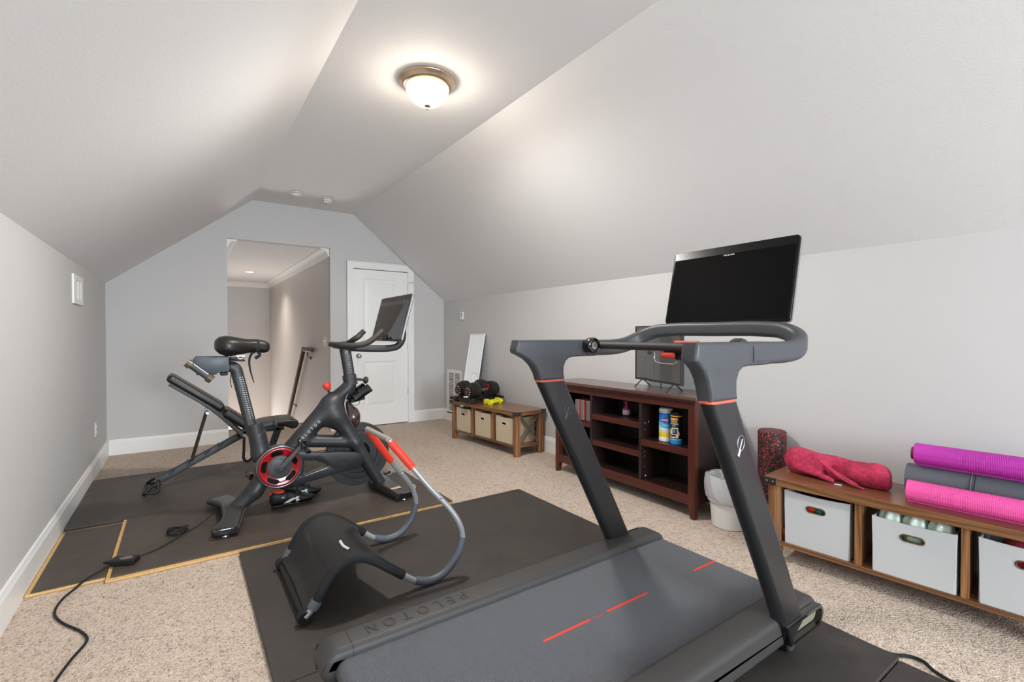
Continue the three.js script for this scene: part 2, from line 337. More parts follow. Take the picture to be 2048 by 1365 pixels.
const OPEN = { x0: 0.41, x1: 1.483, y: 2.22 }, DOOR = { x0: 1.757, x1: 2.478, y: 2.0 };
const wallBack = struct('wall_back', alongZ([[XL - 0.15, 0], [XL - 0.15, HC + 0.15], [XR + 0.15, HC + 0.15], [XR + 0.15, 0], [DOOR.x1, 0], [DOOR.x1, DOOR.y], [DOOR.x0, DOOR.y], [DOOR.x0, 0], [OPEN.x1, 0], [OPEN.x1, OPEN.y], [OPEN.x0, OPEN.y], [OPEN.x0, 0]], ZB - 0.12, ZB), M.wall);
struct('wall_front', at(extr(GABLE, 0.15, { holes: [[[WIN.x0, WIN.y0], [WIN.x0, WIN.y1], [WIN.x1, WIN.y1], [WIN.x1, WIN.y0]]] }), 0, 0, ZF + 0.075), M.wall);
// window behind the camera
{
  const w = new THREE.Group(); w.name = 'window_1'; w.userData = { kind: 'structure' }; scene.add(w);
  const f = [], xm = (WIN.x0 + WIN.x1) / 2, ym = (WIN.y0 + WIN.y1) / 2;
  for (const x of [WIN.x0 + 0.03, WIN.x1 - 0.03, xm]) f.push(span(x - 0.03, x + 0.03, WIN.y0, WIN.y1, WIN.z, WIN.z + 0.06));
  for (const y of [WIN.y0 + 0.03, WIN.y1 - 0.03, ym]) f.push(span(WIN.x0, WIN.x1, y - 0.03, y + 0.03, WIN.z, WIN.z + 0.06));
  part(w, 'window_frame', f, M.trim);
  part(w, 'window_sill', span(WIN.x0 - 0.06, WIN.x1 + 0.06, WIN.y0 - 0.03, WIN.y0, ZF - 0.06, ZF + 0.02), M.trim);
  for (const [a, b] of [[WIN.x0 + 0.06, xm - 0.03], [xm + 0.03, WIN.x1 - 0.06]]) for (const [c, d] of [[WIN.y0 + 0.06, ym - 0.03], [ym + 0.03, WIN.y1 - 0.06]]) part(w, 'pane', at(new THREE.PlaneGeometry(b - a, d - c), (a + b) / 2, (c + d) / 2, WIN.z + 0.04), M.glass);
}
// baseboards, 15 cm high with a rounded upper edge
const boardSection = (t, h) => [[0, 0], [t, 0], [t, h - 0.03], [t * 0.72, h - 0.018], [t * 0.5, h - 0.004], [t * 0.3, h], [0, h]];
const bz = (x, z0, z1, s) => at(extr(boardSection(0.016 * s, 0.15), z1 - z0), x, 0, (z0 + z1) / 2);
struct('baseboard_left', bz(XL, ZB, ZF, 1), M.trim);
struct('baseboard_right', bz(XR, ZB, ZF, -1), M.trim);
const bx = (x0, x1) => at(extr(boardSection(0.016, 0.15), x1 - x0).rotateY(-Math.PI / 2), (x0 + x1) / 2, 0, ZB);
struct('baseboard_back', [bx(XL + 0.016, OPEN.x0), bx(OPEN.x1, 1.678), bx(2.555, XR - 0.016)], M.trim);
// door with two raised panels
{
  const d = new THREE.Group(); d.name = 'door_1'; d.userData = { kind: 'structure', label: 'white two-panel door with knob, closed, in the far wall' }; scene.add(d); origin.set(d, [0, 0, 0]);
  const x0 = DOOR.x0 + 0.004, x1 = DOOR.x1 - 0.004, y0 = 0.012, y1 = DOOR.y - 0.006, zf = ZB - 0.004, t = 0.036;
  const P = [[1.885, 2.325, 1.03, 1.885], [1.885, 2.325, 0.245, 0.83]];
  const rect = ([a, b, c, e]) => [[a, c], [a, e], [b, e], [b, c]];
  part(d, 'door_leaf', at(extr([[x0, y0], [x0, y1], [x1, y1], [x1, y0]], t, { holes: P.map(rect) }), 0, 0, zf - t / 2), M.door);
  for (const [a, b, c, e] of P) {
    const ring = (k, z) => [V(a + k, c + k, z), V(b - k, c + k, z), V(b - k, e - k, z), V(a + k, e - k, z)];
    part(d, 'door_panel', creased(loft([ring(0, zf - 0.03), ring(0, zf), ring(0.012, zf - 0.011), ring(0.03, zf - 0.012), ring(0.055, zf - 0.004), ring(0.06, zf - 0.003)]), 15), M.door);
  }
  part(d, 'casing', at(extr([[1.678, 0], [1.678, 2.09], [2.452, 2.09], [2.555, 2.006], [2.555, 0], [2.476, 0], [2.476, 2.002], [1.759, 2.002], [1.759, 0]], 0.018, { bevel: 0.004 }), 0, 0, ZB + 0.009), M.trim);
  part(d, 'casing_bead', at(extr([[1.678, 0], [1.678, 2.09], [2.452, 2.09], [2.555, 2.006], [2.555, 0], [2.543, 0], [2.543, 2.001], [2.447, 2.078], [1.690, 2.078], [1.690, 0]], 0.026, { bevel: 0.004 }), 0, 0, ZB + 0.013), M.trim);
  part(d, 'jamb', [span(DOOR.x0 - 0.001, DOOR.x0 + 0.003, 0, DOOR.y, ZB - 0.11, ZB, 0), span(DOOR.x1 - 0.003, DOOR.x1 + 0.001, 0, DOOR.y, ZB - 0.11, ZB, 0)], M.trim);
  part(d, 'knob', at(lathe([[0, 0.062], [0.018, 0.06], [0.026, 0.048], [0.024, 0.036], [0.012, 0.028], [0.012, 0.012], [0.03, 0.008], [0.032, 0], [0, 0]]).rotateX(Math.PI / 2), 1.822, 0.905, zf), M.silver, { label: 'round brushed metal knob' });
  for (const y of [0.42, 1.02, 1.8]) part(d, 'hinge', [rod([2.476, y - 0.045, ZB + 0.004], [2.476, y + 0.045, ZB + 0.004], 0.006)], M.silver);
  part(d, 'door_stop', [tube([[2.478, 1.85, ZB + 0.006], [2.49, 1.862, ZB + 0.03], [2.53, 1.862, ZB + 0.05]], 0.004, 12, 8), ball(0.008, 2.53, 1.862, ZB + 0.05)], M.silver);
  struct('wall_closet', span(DOOR.x0 - 0.05, DOOR.x1 + 0.05, 0, DOOR.y + 0.05, ZB - 0.16, ZB - 0.125, 0), M.wall);
}
// hall behind the opening, with the stairs going down
const HZ = -10.85, HW = 0.1;
struct('wall_hall_right', span(OPEN.x1, OPEN.x1 + HW, -3, OPEN.y, HZ, ZB - 0.121, 0), M.hallWall);
struct('wall_hall_left', span(OPEN.x0 - HW, OPEN.x0, -3, OPEN.y, HZ, ZB - 0.121, 0), M.hallWall);
struct('wall_hall_end', at(extr([[OPEN.x0 - HW, -3], [OPEN.x0 - HW, OPEN.y], [OPEN.x1 + HW, OPEN.y], [OPEN.x1 + HW, -3]], 0.1, { holes: [[[0.526, -2.42], [0.526, -1.08], [1.366, -1.08], [1.366, -2.42]]] }), 0, 0, HZ - 0.05), M.hallWall);
{
  const w = new THREE.Group(); w.name = 'added_window_2'; w.userData = { kind: 'structure' }; scene.add(w);  // unseen window, added to go with the stair fill light
  part(w, 'pane', at(new THREE.PlaneGeometry(0.84, 1.34), 0.946, -1.75, HZ - 0.06), M.glass);
  part(w, 'window_frame', at(extr([[0.52, -2.43], [0.52, -1.07], [1.372, -1.07], [1.372, -2.43]], 0.06, { holes: [[[0.55, -2.4], [0.55, -1.1], [1.342, -1.1], [1.342, -2.4]]] }), 0, 0, HZ - 0.02), M.trim);
}
struct('ceiling_hall', span(OPEN.x0 - HW, OPEN.x1 + HW, OPEN.y, OPEN.y + 0.1, HZ - 0.1, ZB - 0.121, 0), M.ceiling);
{
  const cove = (s) => { const p = [[0, 0], [0, -0.095], [s * 0.012, -0.095], [s * 0.016, -0.08]]; for (let i = 0; i <= 8; i++) { const a = R(90 * i / 8); p.push([s * (0.018 + 0.07 * (1 - Math.cos(a))), -0.078 + 0.062 * Math.sin(a)]); } p.push([s * 0.1, -0.014], [s * 0.1, 0]); return p; };
  struct('trim_1', at(extr(cove(-1), -HZ + ZB - 0.04), OPEN.x1, OPEN.y, (HZ + ZB - 0.04) / 2), M.trim);
  struct('trim_2', at(extr(cove(1), -HZ + ZB - 0.04), OPEN.x0, OPEN.y, (HZ + ZB - 0.04) / 2), M.trim);
  struct('trim_3', at(extr(cove(1), OPEN.x1 - OPEN.x0).rotateY(-Math.PI / 2), (OPEN.x0 + OPEN.x1) / 2, OPEN.y, HZ), M.trim);
  struct('trim_4', [span(OPEN.x0, OPEN.x1, -0.86, -0.62, HZ, HZ + 0.02), span(OPEN.x0, OPEN.x1, -0.64, -0.60, HZ, HZ + 0.05)], M.trim);
}
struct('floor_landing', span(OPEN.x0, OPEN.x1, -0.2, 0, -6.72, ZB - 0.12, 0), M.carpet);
struct('trim_5', span(OPEN.x0, OPEN.x1, -0.03, 0.006, -6.75, -6.72, 0.006), M.railWood, { grain: 'x' });
{
  const st = new THREE.Group(); st.name = 'stairs'; st.userData = { kind: 'structure' }; scene.add(st);
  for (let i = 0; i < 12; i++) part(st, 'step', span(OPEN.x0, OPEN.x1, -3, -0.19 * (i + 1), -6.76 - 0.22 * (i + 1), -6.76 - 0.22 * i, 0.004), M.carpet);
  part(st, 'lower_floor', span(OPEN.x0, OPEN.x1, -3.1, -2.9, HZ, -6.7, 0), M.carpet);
}
{
  const t = thing('handrail', 'dark brown wooden handrail sloping down the stair wall beyond the opening', 'handrail', [1.42, 0.95, -6.7]);
  const sec = roundRect(0.05, 0.06, 0.02);
  part(t, 'rail', [sweep([[1.43, 0.965, -6.72], [1.43, 0.965, -7.0], [1.43, 0.965, -7.3]], sec, { n: 6 }), sweep([[1.43, 0.975, -7.26], [1.43, 0.31, -7.97], [1.43, -0.36, -8.68], [1.43, -0.95, -9.3]], sec, { n: 8 })], M.railWood, { grain: 'z' });
  for (const [y, z] of [[0.935, -7.05], [0.14, -8.12], [-0.76, -9.06]]) part(t, 'bracket', [tube([[1.43, y, z], [1.44, y - 0.06, z], [1.478, y - 0.09, z]], 0.006, 10, 8), rod([1.472, y - 0.09, z], [1.483, y - 0.09, z], 0.022)], M.iron);
}
// small fittings on walls and ceiling
function plate(name, label, category, pos, axis, w, h, build) { const o = thing(name, label, category, pos, undefined, axis, [0, 0, 0]); build(o, w, h); return o; }   // face looks along its own +z
const TO_RIGHT = Math.PI / 2, TO_LEFT = -Math.PI / 2;
plate('supply_vent', 'small white louvred air vent high on the wall beside the slope', 'vent', [XL, 1.482, -4.46], TO_RIGHT, 0.36, 0.2, (o, w, h) => {
  part(o, 'frame', at(extr([[-w / 2, -h / 2], [-w / 2, h / 2], [w / 2, h / 2], [w / 2, -h / 2]], 0.012, { bevel: 0.003, holes: [[[-0.11, -0.065], [-0.11, 0.065], [-0.006, 0.065], [-0.006, -0.065]], [[0.006, -0.065], [0.006, 0.065], [0.11, 0.065], [0.11, -0.065]]] }), 0, 0, 0.006), M.trim);
  part(o, 'backing', box(0.24, 0.14, 0.002, 0, 0, 0.002, 0), std(0x55534f, 0.9));
  for (let i = 0; i < 16; i++) part(o, 'louvre', box(0.009, 0.13, 0.002, -0.104 + i * 0.0139, 0, 0.007, 0).rotateY(0), M.trim);
});
plate('return_grille', 'tall white return air grille low on the wall behind the dumbbells', 'grille', [XR, 0.4, -5.665], TO_LEFT, 0.41, 0.6, (o, w, h) => {
  part(o, 'frame', at(extr([[-w / 2, -h / 2], [-w / 2, h / 2], [w / 2, h / 2], [w / 2, -h / 2]], 0.014, { bevel: 0.004, holes: [-0.165, 0.008].map((x) => [[x, -0.265], [x, 0.265], [x + 0.157, 0.265], [x + 0.157, -0.265]]) }), 0, 0, 0.009), M.trim);
  part(o, 'backing', box(0.35, 0.55, 0.002, 0, 0, 0.003, 0), std(0x6f6d69, 0.9));
  for (let i = 0; i < 26; i++) part(o, 'slat', box(0.335, 0.0135, 0.003, 0, 0, 0, 0).rotateX(0.5).translate(0, -0.255 + i * 0.0204, 0.009), M.trim);
});
plate('wall_sensor', 'small white sensor box on the wall above the leaning mirror', 'sensor', [XR, 1.418, -5.45], TO_LEFT, 0.07, 0.1, (o, w, h) => {
  part(o, 'case', box(w, h, 0.026, 0, 0, 0.013, 0.005), M.white); part(o, 'lens', box(0.012, 0.034, 0.004, 0.018, 0.012, 0.027, 0.001), M.black);
});
function outlet(label, pos, axis) {
  return plate('wall_outlet', label, 'outlet', pos, axis, 0.075, 0.118, (o, w, h) => {
    part(o, 'cover_plate', box(w, h, 0.006, 0, 0, 0.003, 0.003), M.white);
    for (const s of [-1, 1]) { const f = part(o, 'socket', at(extr(roundRect(0.034, 0.028, 0.012), 0.004), 0, s * 0.02, 0.0075), M.trim); part(f, 'slots', [box(0.002, 0.008, 0.001, -0.006, s * 0.02 + 0.003, 0.0098, 0), box(0.002, 0.008, 0.001, 0.006, s * 0.02 + 0.003, 0.0098, 0), box(0.004, 0.004, 0.001, 0, s * 0.02 - 0.007, 0.0098, 0)], M.black); }
    part(o, 'screw', rod([0, 0, 0.005], [0, 0, 0.0075], 0.003), M.silver);
  });
}
outlet('white power outlet low on the wall behind the weight bench', [XL, 0.378, -5.25], TO_RIGHT);
outlet('white power outlet with a plug, above the waste bin', [XR, 0.3, -1.76], TO_LEFT);
plate('light_switch', 'white light switch plate inside the stair hall', 'switch', [OPEN.x1, 1.09, -6.26], TO_LEFT, 0.12, 0.12, (o, w, h) => {
  part(o, 'cover_plate', box(w, h, 0.006, 0, 0, 0.003, 0.003), M.white);
  for (const s of [-1, 1]) part(o, 'toggle', box(0.012, 0.026, 0.012, s * 0.024, 0, 0.01, 0.002), M.trim);
});
function detector(label, x, z, r, lower) {
  const o = thing('smoke_detector', label, 'smoke detector', [x, HC, z], undefined, 0, [0, 0, 0]);
  part(o, 'base', lathe([[0, 0], [r, 0], [r, -0.008], [r * 0.95, -0.014], [0, -0.014]].reverse()), M.white);
  part(o, 'dome', lathe([[0, -lower], [r * 0.5, -lower], [r * 0.68, -lower + 0.006], [r * 0.78, -0.026], [r * 0.84, -0.014], [0, -0.012]]), M.white);
  for (let i = 0; i < 8; i++) part(o, 'vent_slot', box(0.012, 0.005, 0.003, 0, -lower + 0.009, r * 0.715, 0).rotateY(i * Math.PI / 4 + 0.35), M.black);
}
detector('flat round white smoke detector, nearer the other ceiling slope', 1.002, -5.40, 0.065, 0.034);
detector('stepped white smoke detector, closer to the door', 1.324, -5.45, 0.068, 0.046);
// ceiling lamp
{
  const t = thing('ceiling_light', 'brushed nickel flush ceiling lamp with a lit frosted glass bowl', 'ceiling light', [1.2, HC, -2.6], undefined, 0, [0, 0, 0]);
  part(t, 'base_ring', lathe([[0.10, -0.04], [0.128, -0.046], [0.140, -0.036], [0.146, -0.034], [0.152, -0.02], [0.163, -0.014], [0.166, -0.006], [0.16, 0], [0, 0]], 64), M.nickel);
  const bowl = []; for (let i = 0; i <= 16; i++) { const a = R(90 * i / 16); bowl.push([0.127 * Math.sin(a), -0.038 - 0.112 * Math.cos(a)]); }
  part(t, 'glass_bowl', lathe(bowl, 56), M.glow);
  part(t, 'finial', lathe([[0, -0.172], [0.006, -0.17], [0.007, -0.163], [0.005, -0.158], [0.007, -0.154], [0.018, -0.150], [0.019, -0.146], [0, -0.143]], 24), M.nickel);
  const l = new THREE.PointLight(new THREE.Color(1.0, 0.87, 0.72), LAMP_CEILING); l.name = 'ceiling_lamp'; l.position.set(1.2, HC - 0.08, -2.6); l.castShadow = true; l.shadow.radius = 3.5; scene.add(l);
  const d = new THREE.SpotLight(new THREE.Color(1.0, 0.975, 0.94), LAMP_DOWN, 0, 1.56, 0.47, 2); d.name = 'ceiling_lamp_bowl'; d.position.set(1.2, HC - 0.1, -2.6); d.target.position.set(1.2, 0, -2.6); d.castShadow = true; d.shadow.radius = 4.5; scene.add(d, d.target);
}
{
  const t = thing('recessed_light', 'lit round recessed downlight in the stair hall ceiling', 'downlight', [0.93, OPEN.y, -9.0], undefined, 0, [0, 0, 0]);
  part(t, 'trim_ring', lathe([[0.062, -0.004], [0.085, -0.006], [0.088, 0], [0.062, 0]], 40), M.trim);
  part(t, 'lens', at(new THREE.CylinderGeometry(0.062, 0.062, 0.003, 36), 0, -0.003, 0), std(0xffffff, 0.5, { emissive: new THREE.Color(1, 0.86, 0.62), emissiveIntensity: 2.5 }));
  const l = new THREE.SpotLight(new THREE.Color(1.0, 0.9, 0.76), LAMP_HALL, 0, 1.15, 0.9, 2); l.name = 'hall_lamp'; l.position.set(0.93, OPEN.y - 0.02, -9.0); l.target.position.set(0.93, 0, -9.0); l.castShadow = true; l.shadow.radius = 2.5; scene.add(l, l.target);
}
// ---------------------------------------------------------------- mats and boards on the carpet
{
  const slab = (name, label, cat, x0, x1, z0, z1, y0, y1, mat, grp) => { const t = thing(name, label, cat, [(x0 + x1) / 2, y0, (z0 + z1) / 2], grp); part(t, 'slab', span(x0, x1, y0, y1, z0, z1, 0.004), mat); return t; };
  slab('rubber_mat', 'black speckled rubber mat lying under the sling rocker', 'mat', 0.242, 2.06, -2.875, -1.702, 0.001, 0.02, M.rubber, 'rubber floor mats');
  slab('rubber_mat', 'black speckled rubber mat lying under the treadmill', 'mat', 0.242, 2.1, -1.7, -0.592, 0.001, 0.02, M.rubber, 'rubber floor mats');
  slab('rubber_mat', 'lower black rubber mat beyond the treadmill, in the near corner', 'mat', 0.242, 2.09, -0.589, 0.5, 0.001, 0.012, M.rubber, 'rubber floor mats');
  slab('rubber_mat', 'dark rubber mat under the weight bench, along the far carpet', 'mat', -0.58, 1.23, -4.957, -3.81, 0.001, 0.02, M.rubberClean, 'rubber floor mats');
  const board = (label, x0, x1, z0, z1, h) => {
    const t = thing('mat_board', label, 'board', [(x0 + x1) / 2, 0, (z0 + z1) / 2], 'plywood mat boards');
    part(t, 'plywood', span(x0, x1, 0.001, h - 0.006, z0, z1, 0.001), M.ply, { grain: 'x', label: 'pale layered plywood base' });
    part(t, 'rubber_top', span(x0 + 0.018, x1, h - 0.006, h, z0, z1 - 0.006, 0.002), M.rubberClean);
  };
  board('large plywood board with dark rubber top under the exercise bike', -0.303, 1.525, -3.785, -2.905, 0.026);
  board('small plywood board with dark rubber top beside the baseboard', -0.58, -0.306, -3.735, -2.945, 0.02);
}
// ---------------------------------------------------------------- treadmill, running direction +x, centre line z = -1.2
{
  const t = thing('treadmill', 'large dark grey treadmill with a black touchscreen and orange belt marks', 'treadmill', [1.15, 0.02, -1.2]);
  const ZC = -1.2, both = (f) => { for (const s of [-1, 1]) f(s); };
  // belt wrapping its two rollers
  const wrap = []; const yT = 0.172, yB = 0.096, rr = (yT - yB) / 2, ym = (yT + yB) / 2, xa = 0.415, xb = 1.915;
  for (let i = 0; i <= 10; i++) { const a = R(90 - 18 * i); wrap.push([xb + rr * Math.cos(a), ym + rr * Math.sin(a)]); }
  for (let i = 0; i <= 10; i++) { const a = R(270 - 18 * i); wrap.push([xa + rr * Math.cos(a), ym + rr * Math.sin(a)]); }
  part(t, 'running_belt', at(creased(extr(wrap, 0.575), 40), 0, 0, ZC), M.belt);
  const mark = (x0, x1) => part(t, 'belt_mark', box(x1 - x0, 0.001, 0.009, (x0 + x1) / 2, yT + 0.0005, ZC, 0), M.orange, { label: 'orange line printed along the belt' });
  mark(0.958, 1.167); mark(1.252, 1.47); mark(1.772, 1.925);
  { const [g, w] = lettering('PELOTON', 0.007, 0.0008, 0.001); part(t, 'belt_lettering', basis(g, [1, 0, 0], [0, 0, -1], [0, 1, 0], [1.2095 - w / 2, yT - 0.0002, ZC + 0.005]), M.orange); }
  // side rails with a rounded outline, recessed pocket at the front
  const railOut = []; const x0 = 0.335, x1 = 1.955, y0 = 0.088, y1 = 0.2;
  for (const [cx, cy, rad, a0, a1] of [[x1 - 0.056, y1 - 0.056, 0.056, 90, 0], [x1 - 0.056, y0 + 0.055, 0.055, 0, -80], [x0 + 0.06, y0 + 0.056, 0.056, -100, -180], [x0 + 0.06, y1 - 0.06, 0.06, 180, 90]])
    for (let i = 0; i <= 8; i++) { const a = R(lerp(a0, a1, i / 8)); railOut.push([cx + rad * Math.cos(a), cy + rad * Math.sin(a)]); }
  both((s) => {
    const near = s > 0, zc = ZC + s * 0.3425;
    const g = extr(railOut, 0.117, { bevel: 0.022, seg: 5 });
    const rail = part(t, 'side_rail', at(creased(g, 30), 0, 0, zc), M.railTop);
    part(rail, 'cap_seam', at(extr(roundRect(0.1182, y1 - y0 + 0.0012, 0.0225, 5), 0.0025).rotateY(Math.PI / 2), 0.432, (y0 + y1) / 2, zc), M.black, { label: 'thin dark seam of the end cap' });
    part(rail, 'cap_bolt', rod([0.333, 0.143, zc], [0.34, 0.143, zc], 0.008), M.black);
    // front pocket: raised rim with a pale plate inside
    const pocket = (k) => { const q = []; for (const [cx, cy, a0] of [[1.905, 0.143, 90], [1.905, 0.143, 0]]) for (let i = 0; i <= 8; i++) { const a = R(a0 - 90 * i / 8); q.push([cx + (0.04 - k) * Math.cos(a), cy + (0.04 - k) * Math.sin(a)]); } return [[1.665 + k, 0.183 - k], ...q, [1.70 + k, 0.103 + k]]; };
    const zo = zc + s * 0.0585;
    part(rail, 'front_rim', at(extr(pocket(0), 0.036, { bevel: 0.004, holes: [pocket(0.010)] }), 0, 0, zo + s * 0.006), M.blackGloss, { label: 'glossy black rim' });
    part(rail, 'rim_plate', at(extr(pocket(0.0125), 0.006), 0, 0, zo - s * 0.001), near ? std(0x8d8674, 0.35) : M.black);
    // wheel and foot below
    const w = part(rail, 'transport_wheel', [rod([1.80, 0.0525, zc - s * 0.025], [1.80, 0.0525, zc + s * 0.034], 0.0315, 0.0315, 28), box(0.03, 0.05, 0.02, 1.80, 0.075, zc - s * 0.03, 0.004)], M.black);
    part(w, 'wheel_cap', [rod([1.80, 0.0525, zc + s * 0.034], [1.80, 0.0525, zc + s * 0.039], 0.024, 0.022, 24)], M.plastic);
    part(rail, 'rear_foot', [rod([0.5, 0.021, zc], [0.5, 0.092, zc], 0.025, 0.018)], M.black);
    // post: oval tube leaning back, slim collar, raised round emblem
    const zp = ZC + s * 0.392, oval = roundRect(0.052, 0.128, 0.025, 5);
    const post = part(t, 'upright_post', sweep([[1.757, 0.137, zp], [1.6, 0.43, zp], [1.45, 0.705, zp], [1.292, 0.998, zp]], oval, { n: 24 }), M.framePost);
    part(post, 'collar', at(extr(roundRect(0.142, 0.0575, 0.027, 6), 0.009, { bevel: 0.002 }).rotateX(Math.PI / 2), 1.304, 0.974, zp), M.coral, { label: 'thin coral ring' });
    const ed = [-0.428, 0.904, 0].map((q) => q), zf = zp + 0.0265, c0 = [1.385, 0.842];
    part(post, 'emblem', [at(new THREE.TorusGeometry(0.0185, 0.0022, 8, 28).scale(1, 1.25, 1), c0[0], c0[1], zf), rod([c0[0] - 0.017, c0[1] - 0.036, zf], [c0[0] + 0.007, c0[1] + 0.012, zf], 0.0035), rod([c0[0] - 0.012, c0[1] - 0.040, zf], [c0[0] - 0.002, c0[1] - 0.018, zf], 0.0030)], near ? std(0x9a9ca0, 0.28, { metalness: 0.9 }) : std(0x55565a, 0.4, { metalness: 0.5 }), { label: 'chrome ring emblem' });  // far copy darker, its fainter glint set in the colour
    // gusset joining the post to the arm
    const gus = [[1.119, 1.148], [1.3, 1.1485], [1.56, 1.148], [1.56, 1.074], [1.43, 1.073], [1.398, 1.069], [1.378, 1.055], [1.366, 1.03], [1.366, 1.0], [1.371, 0.976], [1.237, 0.976], [1.225, 1.008], [1.203, 1.042], [1.172, 1.068], [1.135, 1.086], [1.113, 1.095], [1.108, 1.108]].map(([x, y]) => [near && x < 1.236 ? 1.236 - (1.236 - x) * 0.6 : x, y]);
    part(t, 'arm_gusset', at(creased(extr(gus, 0.056, { bevel: 0.012, seg: 4 }), 30), 0, 0, zp), M.armGrey);
  });
  // handrail: one bow round the front
  const bow = [[1.45, 1.111, -1.598], [1.58, 1.111, -1.598], [1.70, 1.112, -1.598], [1.79, 1.124, -1.595], [1.856, 1.154, -1.57], [1.89, 1.184, -1.505], [1.9, 1.194, -1.40], [1.9, 1.1945, -1.2], [1.9, 1.194, -1.0], [1.89, 1.184, -0.895], [1.856, 1.154, -0.83], [1.79, 1.124, -0.805], [1.70, 1.112, -0.802], [1.58, 1.111, -0.802], [1.45, 1.111, -0.802]];
  part(t, 'handrail', sweep(bow, roundRect(0.05, 0.07, 0.02, 5), { n: 90, scale: (q) => { const m = Math.abs(q - 0.5) * 2; return [1, lerp(0.88, 1.04, smooth(clamp((m - 0.3) / 0.4)))]; } }), M.armGrey);
  // grip bar across, with a tray and stop key on it
  const bar = part(t, 'grip_bar', rod([1.58, 1.122, -1.57], [1.58, 1.122, -0.83], 0.0165, 0.0165, 24), M.grip);
  part(bar, 'stop_key', box(0.024, 0.014, 0.105, 1.592, 1.140, -1.115, 0.006), M.coral, { label: 'coral safety key' });
  part(t, 'tray', [box(0.085, 0.010, 0.36, 1.63, 1.102, -1.04, 0.004), box(0.006, 0.026, 0.36, 1.67, 1.109, -1.04, 0.002), box(0.05, 0.03, 0.2, 1.62, 1.085, -1.08, 0.012)], M.black);
  part(t, 'tray_clip', box(0.02, 0.022, 0.062, 1.578, 1.090, -1.19, 0.008), M.orange, { label: 'orange safety clip' });
  part(t, 'tray_loop', tube([[1.59, 1.10, -1.265], [1.59, 1.064, -1.263], [1.594, 1.056, -1.245], [1.594, 1.056, -1.17], [1.594, 1.068, -1.155]], 0.003, 24, 8), M.chrome);
  for (const s of [-1, 1]) {
    const z = ZC + s * 0.356, k = part(t, 'speed_knob', at(lathe([[0, -0.004], [0.034, -0.004], [0.0365, 0.004], [0.0365, 0.026], [0.033, 0.034], [0.02, 0.036], [0.018, 0.033], [0, 0.033]], 36).rotateX(-s * Math.PI / 2), 1.505, 1.122, z), M.blackGloss);
    part(k, 'knob_face', at(lathe([[0, 0.0345], [0.016, 0.0345], [0.018, 0.033], [0, 0.033]].reverse(), 30).rotateX(-s * Math.PI / 2), 1.505, 1.122, z), M.silver);
  }
  // display
  const tilt = Math.atan2(0.08, 0.35), W = 0.588, H = 0.36;
  const place = (g) => g.rotateY(-Math.PI / 2).rotateZ(-tilt).translate(1.953 + Math.sin(tilt) * H / 2, 1.224 + Math.cos(tilt) * H / 2, ZC);
  const d = part(t, 'display', place(creased(extr(roundRect(W, H, 0.016, 5), 0.026, { bevel: 0.004, seg: 3 }), 30).translate(0, 0, -0.014)), M.bezel);
  part(d, 'display_edge', place(extr(roundRect(W + 0.003, H + 0.003, 0.0175, 5), 0.012, { holes: [roundRect(W - 0.004, H - 0.004, 0.014, 5)] }).translate(0, 0, -0.015)), M.silver, { label: 'thin silver edge' });
  part(d, 'glass', place(box(W - 0.022, H - 0.052, 0.0012, 0, -0.014, 0.0, 0)), M.screen);
  part(d, 'camera_lens', place(rod([0, 0.160, -0.002], [0, 0.160, 0.0005], 0.006)), M.blackGloss);
  { const [g, w] = lettering('PELOTON', 0.0065, 0.0005, 0.0016, fontBold); part(d, 'lettering', place(g.translate(-w / 2, 0.130, 0.0006)), M.white); }
  part(t, 'display_mount', [place(box(0.2, 0.14, 0.03, 0, -0.04, -0.042, 0.01)), tube([[1.90, 1.192, ZC], [1.985, 1.196, ZC], [2.03, 1.23, ZC], [2.05, 1.33, ZC]], 0.02, 20, 14)], M.armGrey);
  // raised letters on the far rail, to be read from the far side
  { const [g, w] = lettering('PELOTON', 0.046, 0.002, 0.017); part(t, 'rail_lettering', basis(g, [-1, 0, 0], [0, 0, 1], [0, 1, 0], [0.862, y1 - 0.0002, ZC - 0.3425 - 0.024]), std(0x322f2d, 0.55), { label: 'raised lettering' }); }
  part(t, 'deck', span(0.44, 1.9, 0.098, 0.168, ZC - 0.28, ZC + 0.28, 0.002), M.black);
  both((s) => part(t, 'under_frame', span(1.0, 1.83, 0.05, 0.095, ZC + s * 0.30 - 0.05, ZC + s * 0.30 + 0.03), M.black));
  part(t, 'power_cable', tube([[1.93, 0.05, -0.98], [2.03, 0.03, -0.96], [2.10, 0.028, -0.95], [2.118, 0.008, -0.90], [2.112, 0.0065, -0.75], [2.114, 0.0065, -0.62], [2.15, 0.0075, -0.58], [2.158, 0.008, -0.545], [2.12, 0.010, -0.50], [2.10, 0.012, -0.44], [2.13, 0.012, -0.3]], 0.006, 90, 8, { up: V(0, 1, 0.01) }), M.blackSoft);
}
